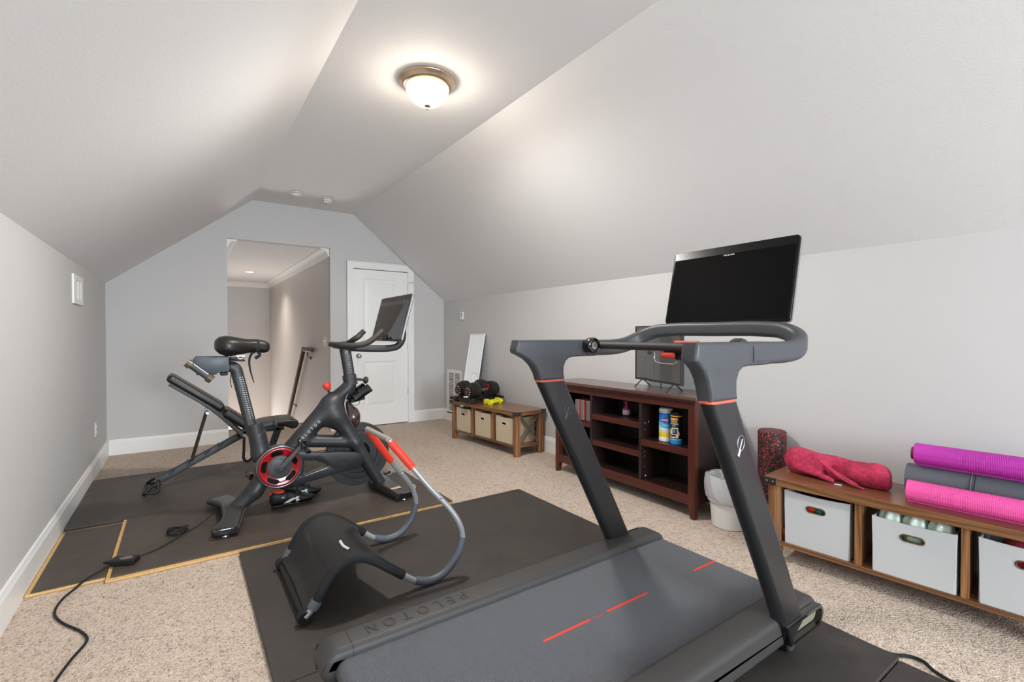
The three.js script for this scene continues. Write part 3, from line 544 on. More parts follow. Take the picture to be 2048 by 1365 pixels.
// ---------------------------------------------------------------- exercise bike, facing +x, centre plane z = -3.42, standing on the large board
const BZ = -3.42, BY = 0.026;
{
  const t = thing('exercise_bike', 'matt black exercise bike with red-ringed crank and tablet screen', 'exercise bike', [0.7, BY, BZ], undefined, 0, [0.7, BY, 0]);
  // frame: blended tubes
  const frameF = (p) => {
    const q = [p[0], p[1], Math.abs(p[2])];
    let d = sdCap(q, [0.393, 0.53, 0], [0.415, 0.40, 0], 0.052, 0.056);
    d = smin(d, sdCap(q, [0.415, 0.40, 0], [0.50, 0.31, 0], 0.053, 0.06), 0.03);
    d = smin(d, sdCap(q, [0.45, 0.29, 0], [0.375, 0.175, 0], 0.058, 0.049), 0.04);
    d = smin(d, sdCap(q, [0.375, 0.175, 0], [0.27, 0.085, 0], 0.049, 0.042, 1.15), 0.03);
    d = smin(d, sdCap(q, [0.53, 0.34, 0], [0.84, 0.685, 0], 0.056, 0.060), 0.05);
    d = smin(d, sdCap(q, [0.84, 0.685, 0], [0.962, 0.80, 0], 0.056, 0.042), 0.03);
    d = smin(d, sdCap(q, [0.982, 0.84, 0], [0.972, 0.77, 0], 0.043, 0.04), 0.02);
    d = smin(d, sdEll(q, [0.865, 0.62, 0], [0.075, 0.095, 0.075]), 0.06);
    d = smin(d, sdCap(q, [0.895, 0.59, 0.012], [1.0, 0.41, 0.04], 0.060, 0.043), 0.05);
    d = smin(d, sdCap(q, [1.0, 0.41, 0.04], [1.185, 0.085, 0.04], 0.043, 0.039), 0.02);
    d = smin(d, sdCap(q, [0.68, 0.455, 0.01], [0.94, 0.42, 0.03], 0.042, 0.039), 0.025);
    d = smin(d, sdCap(q, [0.825, 0.715, 0], [0.842, 0.752, 0], 0.03, 0.014), 0.025);
    return d;
  };
  part(t, 'frame', nets(frameF, [0.2, 0.03, -0.12], [1.26, 0.92, 0.12], 0.0085), M.frame);
  { const [g, w] = lettering('PELOTON', 0.019, 0.013, 0.0105); part(t, 'frame_lettering', basis(g, [0.126, 0.117, 0], [-0.117, 0.126, 0], [0, 0, 1], [0.638, 0.462, 0.0475]), M.lettering, { label: 'silver lettering' }); }
  // seat post with scale, elbow and slider
  const post = part(t, 'seat_post', sweep([[0.366, 0.545, 0], [0.33, 0.715, 0], [0.296, 0.873, 0], [0.282, 0.935, 0]], roundRect(0.06, 0.068, 0.024, 4), { n: 10, up: V(1, 0, 0) }), M.frame);
  for (let i = 0; i < 20; i++) { const k = i / 19, x = lerp(0.300, 0.356, k), y = lerp(0.905, 0.645, k); part(post, 'scale_mark', [box(0.011, 0.0026, 0.001, x - 0.004, y, 0.0302, 0), box(0.005, 0.005, 0.001, x + 0.010, y, 0.0302, 0)], M.lettering); }
  part(t, 'seat_elbow', sweep([[0.2, 0.972, 0], [0.235, 0.972, 0], [0.262, 0.968, 0], [0.278, 0.952, 0], [0.284, 0.93, 0]], roundRect(0.066, 0.072, 0.026, 4), { n: 16, up: V(0, 0, 1) }), M.frame);
  part(t, 'seat_slider', box(0.075, 0.062, 0.06, 0.208, 0.972, 0, 0.008), M.plastic);
  part(t, 'seat_clamp', box(0.042, 0.022, 0.04, 0.212, 0.930, 0, 0.008), M.black);
  const collar = part(t, 'seat_collar', rod([0.3875, 0.535, 0], [0.3755, 0.605, 0], 0.051, 0.05, 32), M.frame);
  part(collar, 'pin_knob', [rod([0.42, 0.578, 0], [0.492, 0.592, 0], 0.011), at(lathe([[0, 0.02], [0.02, 0.018], [0.027, 0.008], [0.024, -0.004], [0.011, -0.01], [0, -0.01]].reverse(), 24).rotateZ(-Math.PI / 2), 0.492, 0.592, 0)], M.grip, { label: 'round locking knob' });
  // saddle with a loose padded cover
  const S = [[0.164, 0.04, 1.088, 1.124], [0.170, 0.08, 1.074, 1.140], [0.19, 0.115, 1.054, 1.158], [0.22, 0.13, 1.042, 1.164], [0.26, 0.125, 1.040, 1.160], [0.30, 0.10, 1.050, 1.150], [0.345, 0.072, 1.058, 1.143], [0.395, 0.056, 1.060, 1.142], [0.435, 0.05, 1.056, 1.133], [0.458, 0.04, 1.064, 1.120], [0.466, 0.018, 1.078, 1.108]];
  const saddle = part(t, 'saddle', loft(S.map(([x, w, a, b], i) => Array.from({ length: 28 }, (_, j) => { const q = (j / 28) * 2 * Math.PI, c = Math.cos(q), s = Math.sin(q), e = (v) => Math.sign(v) * Math.pow(Math.abs(v), 0.72); return V(x, lerp(a, b, 0.5 + 0.5 * e(s)) + 0.004 * Math.sin(j * 2.3 + i * 1.7) * (s < 0 ? 1 : 0.2), w * e(c)); }))), M.saddle, { label: 'black padded saddle cover' });
  part(saddle, 'cover_strap', [sweep([[0.393, 1.128, 0.052], [0.394, 1.09, 0.055], [0.395, 1.066, 0.05]], [[-0.0012, -0.011], [0.0012, -0.011], [0.0012, 0.011], [-0.0012, 0.011]], { n: 8, up: V(1, 0, 0) }), sweep([[0.385, 1.066, 0.03], [0.36, 1.05, 0.035], [0.347, 1.012, 0.036], [0.350, 0.96, 0.036], [0.362, 0.905, 0.036], [0.372, 0.866, 0.036]], [[-0.006, -0.0012], [0.006, -0.0012], [0.006, 0.0012], [-0.006, 0.0012]], { n: 24, up: V(0, 0, 1), scale: (k) => [1.15 - 0.8 * k * k, 1] }), sweep([[0.396, 1.066, 0.034], [0.405, 1.045, 0.04], [0.392, 1.03, 0.04], [0.378, 1.022, 0.038]], [[-0.01, -0.0012], [0.01, -0.0012], [0.01, 0.0012], [-0.01, 0.0012]], { n: 10, up: V(0, 0, 1) })], M.blackSoft);
  part(saddle, 'cover_cord', tube([[0.247, 1.05, 0.036], [0.244, 0.99, 0.037], [0.247, 0.93, 0.04], [0.243, 0.88, 0.041], [0.25, 0.845, 0.041]], 0.0022, 20, 6), M.blackSoft);
  part(t, 'seat_rail', [rod([0.24, 1.012, 0.02], [0.325, 1.008, 0.02], 0.0045), rod([0.24, 1.012, -0.02], [0.325, 1.008, -0.02], 0.0045), box(0.1, 0.014, 0.034, 0.27, 1.024, 0, 0.003)], M.black);
  part(t, 'seat_bracket', [at(new THREE.TorusGeometry(0.014, 0.004, 10, 22, Math.PI).rotateZ(Math.PI), 0.30, 1.034, 0.02), box(0.05, 0.008, 0.05, 0.30, 1.038, 0, 0.002)], M.chrome);
  // weight rack behind the saddle
  part(t, 'weight_rack', at(creased(extr([[0.052, 1.018], [0.07, 1.041], [0.236, 1.036], [0.236, 0.945], [0.19, 0.944], [0.165, 0.93], [0.13, 0.925], [0.07, 0.932], [0.07, 0.985]], 0.13, { bevel: 0.004 }), 25), 0, 0, 0), std(0x4b5159, 0.4));
  // crank side cover with its triangular window, red ring and pulley
  const cover = []; const C = [0.508, 0.325];
  for (let i = 0; i <= 22; i++) { const a = R(62 + (i / 22) * 216); cover.push([C[0] + 0.138 * Math.cos(a), C[1] + 0.138 * Math.sin(a)]); }
  cover.push([0.62, 0.186], [0.89, 0.226], [1.01, 0.236], [1.045, 0.27], [1.04, 0.33], [0.99, 0.352], [0.89, 0.366], [0.76, 0.378], [0.66, 0.405], [0.60, 0.436]);
  part(t, 'drive_cover', at(creased(extr(cover, 0.05, { bevel: 0.008, seg: 3, holes: [[[0.658, 0.342], [0.73, 0.332], [0.79, 0.302], [0.80, 0.286], [0.79, 0.277], [0.664, 0.246], [0.650, 0.255]]] }), 28), 0, 0, 0.062), phys(0x24262a, 0.28, { clearcoat: 0.4, clearcoatRoughness: 0.2 }));
  part(t, 'cover_emblem', [at(new THREE.TorusGeometry(0.022, 0.0012, 6, 26), 0.905, 0.298, 0.0875), rod([0.893, 0.276, 0.0875], [0.909, 0.306, 0.0875], 0.0022)], M.plastic);
  const crankset = part(t, 'crank_ring', at(lathe([[0.088, -0.004], [0.118, -0.006], [0.124, 0.004], [0.12, 0.012], [0.11, 0.01], [0.1, 0.006], [0.066, 0.005], [0.064, -0.004]], 56).rotateX(Math.PI / 2), C[0], C[1], 0.088), M.red, { label: 'glossy red crank ring' });
  part(crankset, 'outer_rim', at(new THREE.TorusGeometry(0.129, 0.0075, 10, 60), C[0], C[1], 0.088), std(0x77797d, 0.2, { metalness: 0.8 }));
  for (let i = 0; i < 5; i++) { const a = R(100 + i * 72), pts = []; for (let j = 0; j < 18; j++) { const q = (j / 18) * 2 * Math.PI, da = 0.42 * Math.cos(q), rr = 0.096 + 0.018 * Math.sin(q) - 0.006 * Math.cos(q) * Math.cos(q); pts.push([C[0] + rr * Math.cos(a + da), C[1] + rr * Math.sin(a + da)]); } part(crankset, 'ring_cutout', at(extr(pts, 0.004), 0, 0, 0.0955), M.blackGloss); }
  const hub = part(t, 'crank_hub', at(lathe([[0, 0.03], [0.02, 0.03], [0.03, 0.018], [0.045, 0.013], [0.071, 0.011], [0.073, 0.0], [0, 0]].reverse(), 44).rotateX(Math.PI / 2), C[0], C[1], 0.09), std(0x46484c, 0.5));
  for (let i = 0; i < 5; i++) { const a = R(82 + i * 72); part(hub, 'hub_bolt', rod([C[0] + 0.055 * Math.cos(a), C[1] + 0.055 * Math.sin(a), 0.1], [C[0] + 0.055 * Math.cos(a), C[1] + 0.055 * Math.sin(a), 0.105], 0.0035, 0.0035, 10), M.black); }
  for (const s of [1, -1]) {
    const e = [C[0] + s * 0.128, C[1] + s * 0.130], z = s * 0.130;
    const arm = part(t, 'crank_arm', sweep([[C[0] - s * 0.004, C[1] - s * 0.004, z], [C[0] + s * 0.06, C[1] + s * 0.061, z], [e[0], e[1], z]], roundRect(0.018, 0.034, 0.008, 3), { n: 8, up: V(-1, 1, 0), scale: (k) => [1, 1.1 - 0.25 * k] }), M.plastic);
    part(arm, 'arm_bolt', [rod([C[0], C[1], z], [C[0], C[1], z + s * 0.013], 0.011)], M.frame);
    const pd = part(t, 'pedal', [rod([e[0], e[1], z - s * 0.012], [e[0], e[1], z + s * 0.085], 0.0085), box(0.062, 0.02, 0.06, e[0], e[1], z + s * 0.055, 0.006).translate(-e[0], -e[1], 0).rotateZ(-1.0).translate(e[0], e[1], 0)], M.black);
    part(pd, 'pedal_cleat', [box(0.018, 0.034, 0.044, e[0] - 0.002, e[1] + 0.03, z + s * 0.055, 0.004), tube([[e[0] - 0.03, e[1] + 0.028, z + s * 0.04], [e[0] - 0.036, e[1] + 0.05, z + s * 0.055], [e[0] - 0.026, e[1] + 0.062, z + s * 0.07]], 0.005, 10, 8), box(0.03, 0.022, 0.05, e[0] + 0.022, e[1] - 0.03, z + s * 0.055, 0.005)], M.blackGloss);
  }
  // flywheel
  const F = [1.03, 0.32];
  const fw = part(t, 'flywheel', at(creased(lathe([[0, 0.008], [0.05, 0.008], [0.054, 0.014], [0.105, 0.014], [0.108, 0.011], [0.134, 0.011], [0.136, 0.019], [0.164, 0.019], [0.166, 0.014], [0.172, 0.014], [0.174, 0.02], [0.219, 0.02], [0.223, 0.016], [0.223, -0.016], [0.219, -0.02], [0, -0.02]].reverse(), 96), 25).rotateX(Math.PI / 2), F[0], F[1], 0), std(0x2a2b2d, 0.42));
  part(fw, 'flywheel_hub', rod([F[0], F[1], -0.035], [F[0], F[1], 0.035], 0.022), M.black);
  part(fw, 'flywheel_slot', at(extr(spline([[0.06, -0.045], [0.085, 0.0], [0.072, 0.05], [0.04, 0.078], [0.048, 0.05], [0.058, 0.01]], 30), 0.004), F[0], F[1], 0.0145), M.blackGloss);
  part(t, 'brake_shroud', nets((p) => smin(sdEll(p, [0.992, 0.58, 0], [0.056, 0.082, 0.062]), sdEll(p, [0.965, 0.665, 0], [0.022, 0.04, 0.03]), 0.03), [0.9, 0.47, -0.07], [1.06, 0.73, 0.07], 0.007), M.smoke, { label: 'dark tinted shiny shroud' });
  part(t, 'frame_trim', tube([[0.952, 0.755, 0.04], [0.926, 0.715, 0.062], [0.925, 0.665, 0.07], [0.938, 0.61, 0.072], [0.962, 0.56, 0.070], [0.985, 0.51, 0.066]], 0.0035, 30, 8), M.chrome);
  part(t, 'resistance_knob', [at(lathe([[0, 0.03], [0.012, 0.029], [0.024, 0.02], [0.027, 0.004], [0.02, -0.018], [0.01, -0.026], [0, -0.026]].reverse(), 24), 0, 0, 0).rotateZ(0.35).translate(0.822, 0.812, 0)], M.orange, { label: 'red-orange resistance knob' });
  part(t, 'knob_stem', rod([0.84, 0.752, 0], [0.828, 0.79, 0], 0.007), M.black);
  // handlebar post
  const hp = part(t, 'handlebar_post', sweep([[0.981, 0.82, 0], [0.966, 0.93, 0], [0.952, 1.02, 0], [0.943, 1.075, 0]], roundRect(0.062, 0.074, 0.026, 4), { n: 8, up: V(1, 0, 0) }), M.frame);
  for (let i = 0; i < 12; i++) { const k = i / 11, x = lerp(0.955, 0.974, k), y = lerp(1.03, 0.905, k); part(hp, 'scale_mark', [box(0.012, 0.0018, 0.001, x - 0.003, y, 0.0313, 0), box(0.003, 0.003, 0.001, x + 0.010, y, 0.0313, 0)], M.lettering); }
  part(hp, 'post_emblem', at(new THREE.TorusGeometry(0.008, 0.0014, 6, 20), 0.947, 1.048, 0.0315), M.lettering);
  const hc = part(t, 'post_collar', sweep([[0.985, 0.815, 0], [0.977, 0.85, 0], [0.972, 0.885, 0]], roundRect(0.084, 0.092, 0.036, 5), { n: 4, up: V(1, 0, 0) }), M.frame);
  part(hc, 'pin_knob', [rod([1.015, 0.855, 0], [1.075, 0.845, 0], 0.010), at(lathe([[0, 0.02], [0.02, 0.018], [0.028, 0.006], [0.022, -0.006], [0.01, -0.012], [0, -0.012]].reverse(), 24).rotateZ(-Math.PI / 2 - 0.15), 1.085, 0.843, 0)], M.grip, { label: 'round locking knob' });
  part(t, 'handlebar', [tube([[1.144, 1.2, 0.2], [1.098, 1.158, 0.205], [1.035, 1.114, 0.2], [0.95, 1.098, 0.178], [0.885, 1.1, 0.12], [0.862, 1.102, 0.05], [0.862, 1.102, -0.05], [0.885, 1.1, -0.12], [0.95, 1.098, -0.178], [1.035, 1.114, -0.2], [1.098, 1.158, -0.205], [1.144, 1.2, -0.2]], 0.0195, 90, 14), tube([[1.02, 1.107, -0.185], [1.01, 1.118, -0.10], [1.015, 1.132, -0.05], [1.035, 1.148, -0.02], [1.06, 1.165, -0.03], [1.05, 1.15, -0.09], [1.035, 1.12, -0.185]], 0.018, 40, 12)], M.grip);
  part(t, 'bar_clamp', sweep([[0.872, 1.094, 0], [0.92, 1.086, 0], [0.975, 1.082, 0], [1.01, 1.083, 0]], roundRect(0.085, 0.034, 0.014, 4), { n: 10 }), M.frame);
  part(t, 'screen_arm', sweep([[0.95, 1.08, 0], [1.05, 1.074, 0], [1.16, 1.069, 0], [1.27, 1.07, 0], [1.33, 1.085, 0], [1.364, 1.128, 0], [1.372, 1.19, 0], [1.352, 1.262, 0]], roundRect(0.05, 0.04, 0.018, 4), { n: 50, up: V(0, 0, 1) }), M.frame);
  // tablet screen
  const tilt = Math.atan2(0.088, 0.331), W = 0.606, H = 0.343;
  const place = (g) => g.rotateY(-Math.PI / 2).rotateZ(-tilt).translate(1.23 + Math.sin(tilt) * H / 2, 1.127 + Math.cos(tilt) * H / 2, 0);
  const d = part(t, 'display', place(creased(extr(roundRect(W, H, 0.014, 5), 0.022, { bevel: 0.003, seg: 2 }), 30).translate(0, 0, -0.0115)), std(0x2b2523, 0.3));
  part(d, 'display_edge', place(extr(roundRect(W + 0.003, H + 0.003, 0.0155, 5), 0.01, { holes: [roundRect(W - 0.004, H - 0.004, 0.012, 5)] }).translate(0, 0, -0.012)), M.silver, { label: 'thin silver edge' });
  part(d, 'glass', place(box(W - 0.024, H - 0.052, 0.0012, 0, -0.014, 0, 0)), phys(0x0a0807, 0.045, { clearcoat: 0.6, clearcoatRoughness: 0.02, ior: 1.6 }));
  part(d, 'camera_lens', place(rod([0, 0.154, -0.002], [0, 0.154, 0.0008], 0.006)), M.blackGloss);
  part(d, 'display_mount', place(box(0.16, 0.12, 0.05, 0, -0.02, -0.045, 0.012)), M.frame);
  part(d, 'sensor_tab', place(box(0.05, 0.05, 0.012, 0.0, -0.150, 0.006, 0.004)), M.black);
  // bottle cages
  for (const s of [1, -1]) part(t, 'bottle_cage', (() => { const pts = []; for (let i = 0; i <= 16; i++) { const a = R(-30 + 240 * i / 16); pts.push([0.036 * Math.cos(a), 0.036 * Math.sin(a)]); } for (let i = 16; i >= 0; i--) { const a = R(-30 + 240 * i / 16); pts.push([0.033 * Math.cos(a), 0.033 * Math.sin(a)]); } const g = extr(pts, 0.135); return basis(g, [0, 0, 1], [-0.53, 0.85, 0], [-0.85, -0.53, 0], [1.045, 0.752, s * 0.055]); })(), M.blackGloss);
  part(t, 'cage_bracket', [box(0.1, 0.03, 0.1, 1.02, 0.715, 0, 0.008).translate(-1.02, -0.715, 0).rotateZ(0.2).translate(1.02, 0.715, 0), rod([0.955, 0.735, 0], [1.0, 0.72, 0], 0.02)], M.black);
  part(t, 'sensor_wire', tube([[0.965, 0.70, 0.02], [0.99, 0.675, 0.03], [1.02, 0.672, 0.035], [1.035, 0.69, 0.03], [1.035, 0.715, 0.02]], 0.002, 24, 6), M.blackSoft);
  // stabilisers with end caps, feet and wheels
  const stab = (name, xm, xe, z) => {
    const s = part(t, name, sweep([[xe, 0.062, -0.31], [xm + (xe - xm) * 0.45, 0.07, -0.2], [xm, 0.082, 0], [xm + (xe - xm) * 0.45, 0.07, 0.2], [xe, 0.062, 0.31]], roundRect(0.132, 0.05, 0.022, 5), { n: 40, scale: (k) => { const m = Math.abs(k - 0.5) * 2; return [1.1 - 0.22 * Math.sin(m * Math.PI), 1.15 - 0.35 * m]; } }), phys(0x2b2725, 0.3, { clearcoat: 0.4, clearcoatRoughness: 0.25 }));
    for (const q of [1, -1]) {
      part(s, 'end_cap', at(creased(extr(roundRect(0.136, 0.042, 0.02, 5), 0.022, { bevel: 0.006, seg: 3 }), 30), xe, 0.061, q * 0.314), M.blackGloss);
      part(s, 'levelling_foot', rod([xe, BY + 0.0005, q * 0.285], [xe, 0.05, q * 0.285], 0.02, 0.014, 20), M.silver);
    }
    return s;
  };
  stab('rear_stabiliser', 0.262, 0.195, 0);
  const fs = stab('front_stabiliser', 1.2, 1.262, 0);
  part(fs, 'pale_sticker', box(0.07, 0.001, 0.075, 1.228, 0.0925, 0.2, 0).rotateX(0.0), std(0xcdb59f, 0.5), { label: 'pale pad on the front foot' });
  for (const q of [1, -1]) { const w = part(fs, 'transport_wheel', at(new THREE.TorusGeometry(0.018, 0.009, 10, 28), 1.346, 0.075, q * 0.235), std(0xa39c94, 0.4)); part(w, 'wheel_hub', [rod([1.346, 0.075, q * 0.235 - 0.01], [1.346, 0.075, q * 0.235 + 0.011], 0.011), box(0.06, 0.012, 0.02, 1.318, 0.07, q * 0.235, 0.003)], M.black); }
  for (const s of [1, -1]) part(t, 'fork_bolt', rod([1.053, 0.322, s * 0.06], [1.053, 0.322, s * 0.08], 0.009), M.silver);
}
// hand weight lying in the rack behind the saddle
{
  const t = thing('hand_weight', 'small dark hand weight with bronze ends hanging behind the bike saddle', 'dumbbell', [0.08, 0.9, BZ + 0.085], undefined, 0, [0.08, 0.9, 0.085]);
  const a = [0.048, 0.988, 0.088], b = [0.118, 0.926, 0.088], e = (k) => [lerp(a[0], b[0], k), lerp(a[1], b[1], k), a[2]];
  part(t, 'handle', rod(e(-0.1), e(1.1), 0.0185), M.plastic);
  part(t, 'handle_stripe', rod([...e(0.0).map((q, i) => q + [0.010, 0.010, 0.012][i])], [...e(1.0).map((q, i) => q + [0.010, 0.010, 0.012][i])], 0.003), M.silver);
  part(t, 'weight_end', [rod(e(-0.35), e(-0.08), 0.024, 0.026, 8)], std(0x5d5140, 0.35, { metalness: 0.3 }));
  part(t, 'weight_end', [rod(e(1.08), e(1.4), 0.026, 0.024, 8)], std(0x5d5140, 0.35, { metalness: 0.3 }));
}
// power adapter of the bike with its cords
const adapter = thing('power_adapter', 'flat black power adapter with a coiled cord lying on the board edge', 'adapter', [-0.245, 0.026, -3.045]);
{
  const turn = (g) => g.rotateY(R(-24)).translate(-0.245, 0.026, -3.045);
  part(adapter, 'case', turn(box(0.115, 0.028, 0.062, 0, 0.0145, 0, 0.006)), M.black);
  part(adapter, 'oval_label', turn(at(new THREE.CylinderGeometry(0.02, 0.02, 0.0008, 30).scale(1.5, 1, 1), 0.01, 0.0288, 0)), std(0x6b6560, 0.5), { label: 'grey oval label' });
  part(adapter, 'plug', turn(box(0.03, 0.012, 0.016, -0.068, 0.016, 0.008, 0.003)), M.black);
  const pts = []; for (let i = 0; i <= 90; i++) { const a = i * 0.42, k = i / 90; pts.push([-0.03 + 0.045 * Math.cos(a) + 0.01 * Math.sin(i * 1.7), 0.034 + 0.034 * (0.5 + 0.5 * Math.sin(a * 0.5 + 0.6)) * (0.4 + 0.6 * k), -3.33 + 0.032 * Math.sin(a) + 0.01 * Math.cos(i * 1.3)]); }
  const coil = part(adapter, 'cord_coil', tube(pts, 0.0026, 500, 6), M.blackSoft, { label: 'tangled coil of thin cord' });
  part(coil, 'cord_tie', at(new THREE.TorusGeometry(0.014, 0.003, 8, 20).rotateY(0.6), 0.0, 0.043, -3.318), M.black);
  part(adapter, 'bike_cord', tube([[-0.185, 0.036, -3.075], [-0.12, 0.031, -3.13], [-0.04, 0.031, -3.235], [-0.005, 0.032, -3.29], [0.06, 0.034, -3.36], [0.12, 0.05, -3.42], [0.175, 0.095, -3.44]], 0.0028, 60, 8), M.blackSoft);
}
{
  const c = thing('adapter_wall_cord', 'black cord snaking over the bare carpet along the wall', 'cord', [-0.36, 0.002, -2.4]);  // wall cord of the power adapter, built as its own object
  part(c, 'cable', tube([[-0.298, 0.042, -3.022], [-0.325, 0.036, -2.99], [-0.37, 0.028, -2.955], [-0.405, 0.01, -2.92], [-0.44, 0.006, -2.83], [-0.445, 0.006, -2.71], [-0.41, 0.006, -2.61], [-0.33, 0.006, -2.475], [-0.305, 0.006, -2.40], [-0.335, 0.006, -2.28], [-0.36, 0.006, -2.16], [-0.40, 0.006, -1.9], [-0.42, 0.006, -1.5]], 0.0048, 140, 8, { up: V(0, 1, 0.01) }), M.blackSoft);
}
// ---------------------------------------------------------------- sling rocker in front of the bike, tubes bent in x and y, 55 cm wide
{
  const t = thing('ab_rocker', 'sling seat abdominal rocker with grey bent tubes and red grips', 'exercise rocker', [0.75, 0.02, -2.275]);
  const P = [[0.392, 0.052, 0], [0.42, 0.075, 0], [0.438, 0.105, 0], [0.469, 0.163, 0], [0.508, 0.210, 0], [0.558, 0.234, 0], [0.614, 0.232, 0], [0.674, 0.2, 0], [0.736, 0.152, 0], [0.80, 0.102, 0], [0.857, 0.06, 0], [0.918, 0.04, 0], [0.97, 0.042, 0], [1.02, 0.063, 0], [1.073, 0.122, 0], [1.10, 0.2, 0], [1.085, 0.266, 0.004], [1.047, 0.335, 0.02], [0.956, 0.447, 0.05], [0.88, 0.55, 0.08], [0.79, 0.672, 0.115], [0.782, 0.684, 0.12]];
  const side = (s, pts) => pts.map(([x, y, d]) => [x, y, -2.275 + s * (0.275 - d)]);
  for (const s of [1, -1]) {
    const tb = part(t, 'bent_tube', tube(side(s, P), 0.0135, 120, 14), M.tubeGrey);
    part(tb, 'floor_sleeve', tube(side(s, P.slice(10, 16)), 0.0175, 40, 14), M.sleeve, { label: 'dark grey foam sleeve' });
    part(tb, 'hand_grip', tube(side(s, [[0.956, 0.447, 0.05], [0.93, 0.485, 0.06], [0.88, 0.55, 0.08], [0.83, 0.618, 0.1], [0.787, 0.676, 0.117]].slice(s > 0 ? 2 : 1)), 0.0185, 30, 14), M.orange, { label: 'red-orange foam grip' });
    part(tb, 'seat_sleeve', tube(side(s, P.slice(2, 10)), 0.0205, 60, 14), M.blackSoft, { label: 'ribbed black edge sleeve' });
    part(tb, 'end_collar', tube(side(s, P.slice(1, 3)), 0.0225, 6, 16), M.sleeve);
    part(tb, 'end_foot', rod([0.392, 0.047, -2.275 + s * 0.285], [0.392, 0.047, -2.275 + s * 0.25], 0.0265, 0.0265, 20), M.black);
    part(tb, 'tube_pin', ball(0.007, 1.0, 0.40, -2.275 + s * (0.275 - 0.038) + 0.012), M.silver);
  }
  part(t, 'top_bar', rod([0.782, 0.684, -2.43], [0.782, 0.684, -2.12], 0.0135, 0.0135, 20), std(0xa39a8f, 0.4));
  part(t, 'rear_bar', rod([0.392, 0.047, -2.55], [0.392, 0.047, -2.0], 0.014), M.black);
  // sling: cloth between the tubes, sagging in the middle and cut back at the front edge
  const curve = new THREE.CatmullRomCurve3(P.slice(0, 11).map(([x, y]) => V(x, y, 0))), NU = 34, NV = 26, top = [], bot = [];
  for (let i = 0; i <= NU; i++) { const a = [], b = []; for (let j = 0; j <= NV; j++) {
    const v = j / NV, m = 1 - Math.pow(2 * v - 1, 2), u = (i / NU) * lerp(0.80, 0.62, m), p = curve.getPointAt(u), fold = 0.0035 * Math.sin(v * 19 + 2 * u) * clamp(1 - u * 3) * m;
    const sag = m * (0.085 * Math.sin(clamp(u * 1.45) * Math.PI) * (u > 0.3 ? 1 : 0.8)), z = lerp(-2.003, -2.547, v);
    a.push(V(p.x + m * 0.012 * (1 - u) + fold, Math.max(0.028, p.y - sag + 0.016), z)); b.push(V(p.x + m * 0.012 * (1 - u) + 0.003 + fold, Math.max(0.025, p.y - sag + 0.012), z)); } top.push(a); bot.push(b); }
  const ring = top.map((a, i) => [...a, ...bot[i].slice().reverse()]);
  part(t, 'sling', creased(loft(ring), 60), M.mesh, { label: 'black mesh cloth sling' });
  const pick = (u, v) => { const a = top[Math.round(u * NU)][Math.round(v * NV)]; return [a.x, a.y + 0.0035, a.z]; };
  part(t, 'sling_tag', sweep([pick(0.80, 0.34), pick(0.80, 0.46), pick(0.80, 0.58)], [[-0.0008, -0.006], [0.0008, -0.006], [0.0008, 0.006], [-0.0008, 0.006]], { n: 10, up: V(1, 0.4, 0) }), M.white, { label: 'narrow white woven tag' });
}
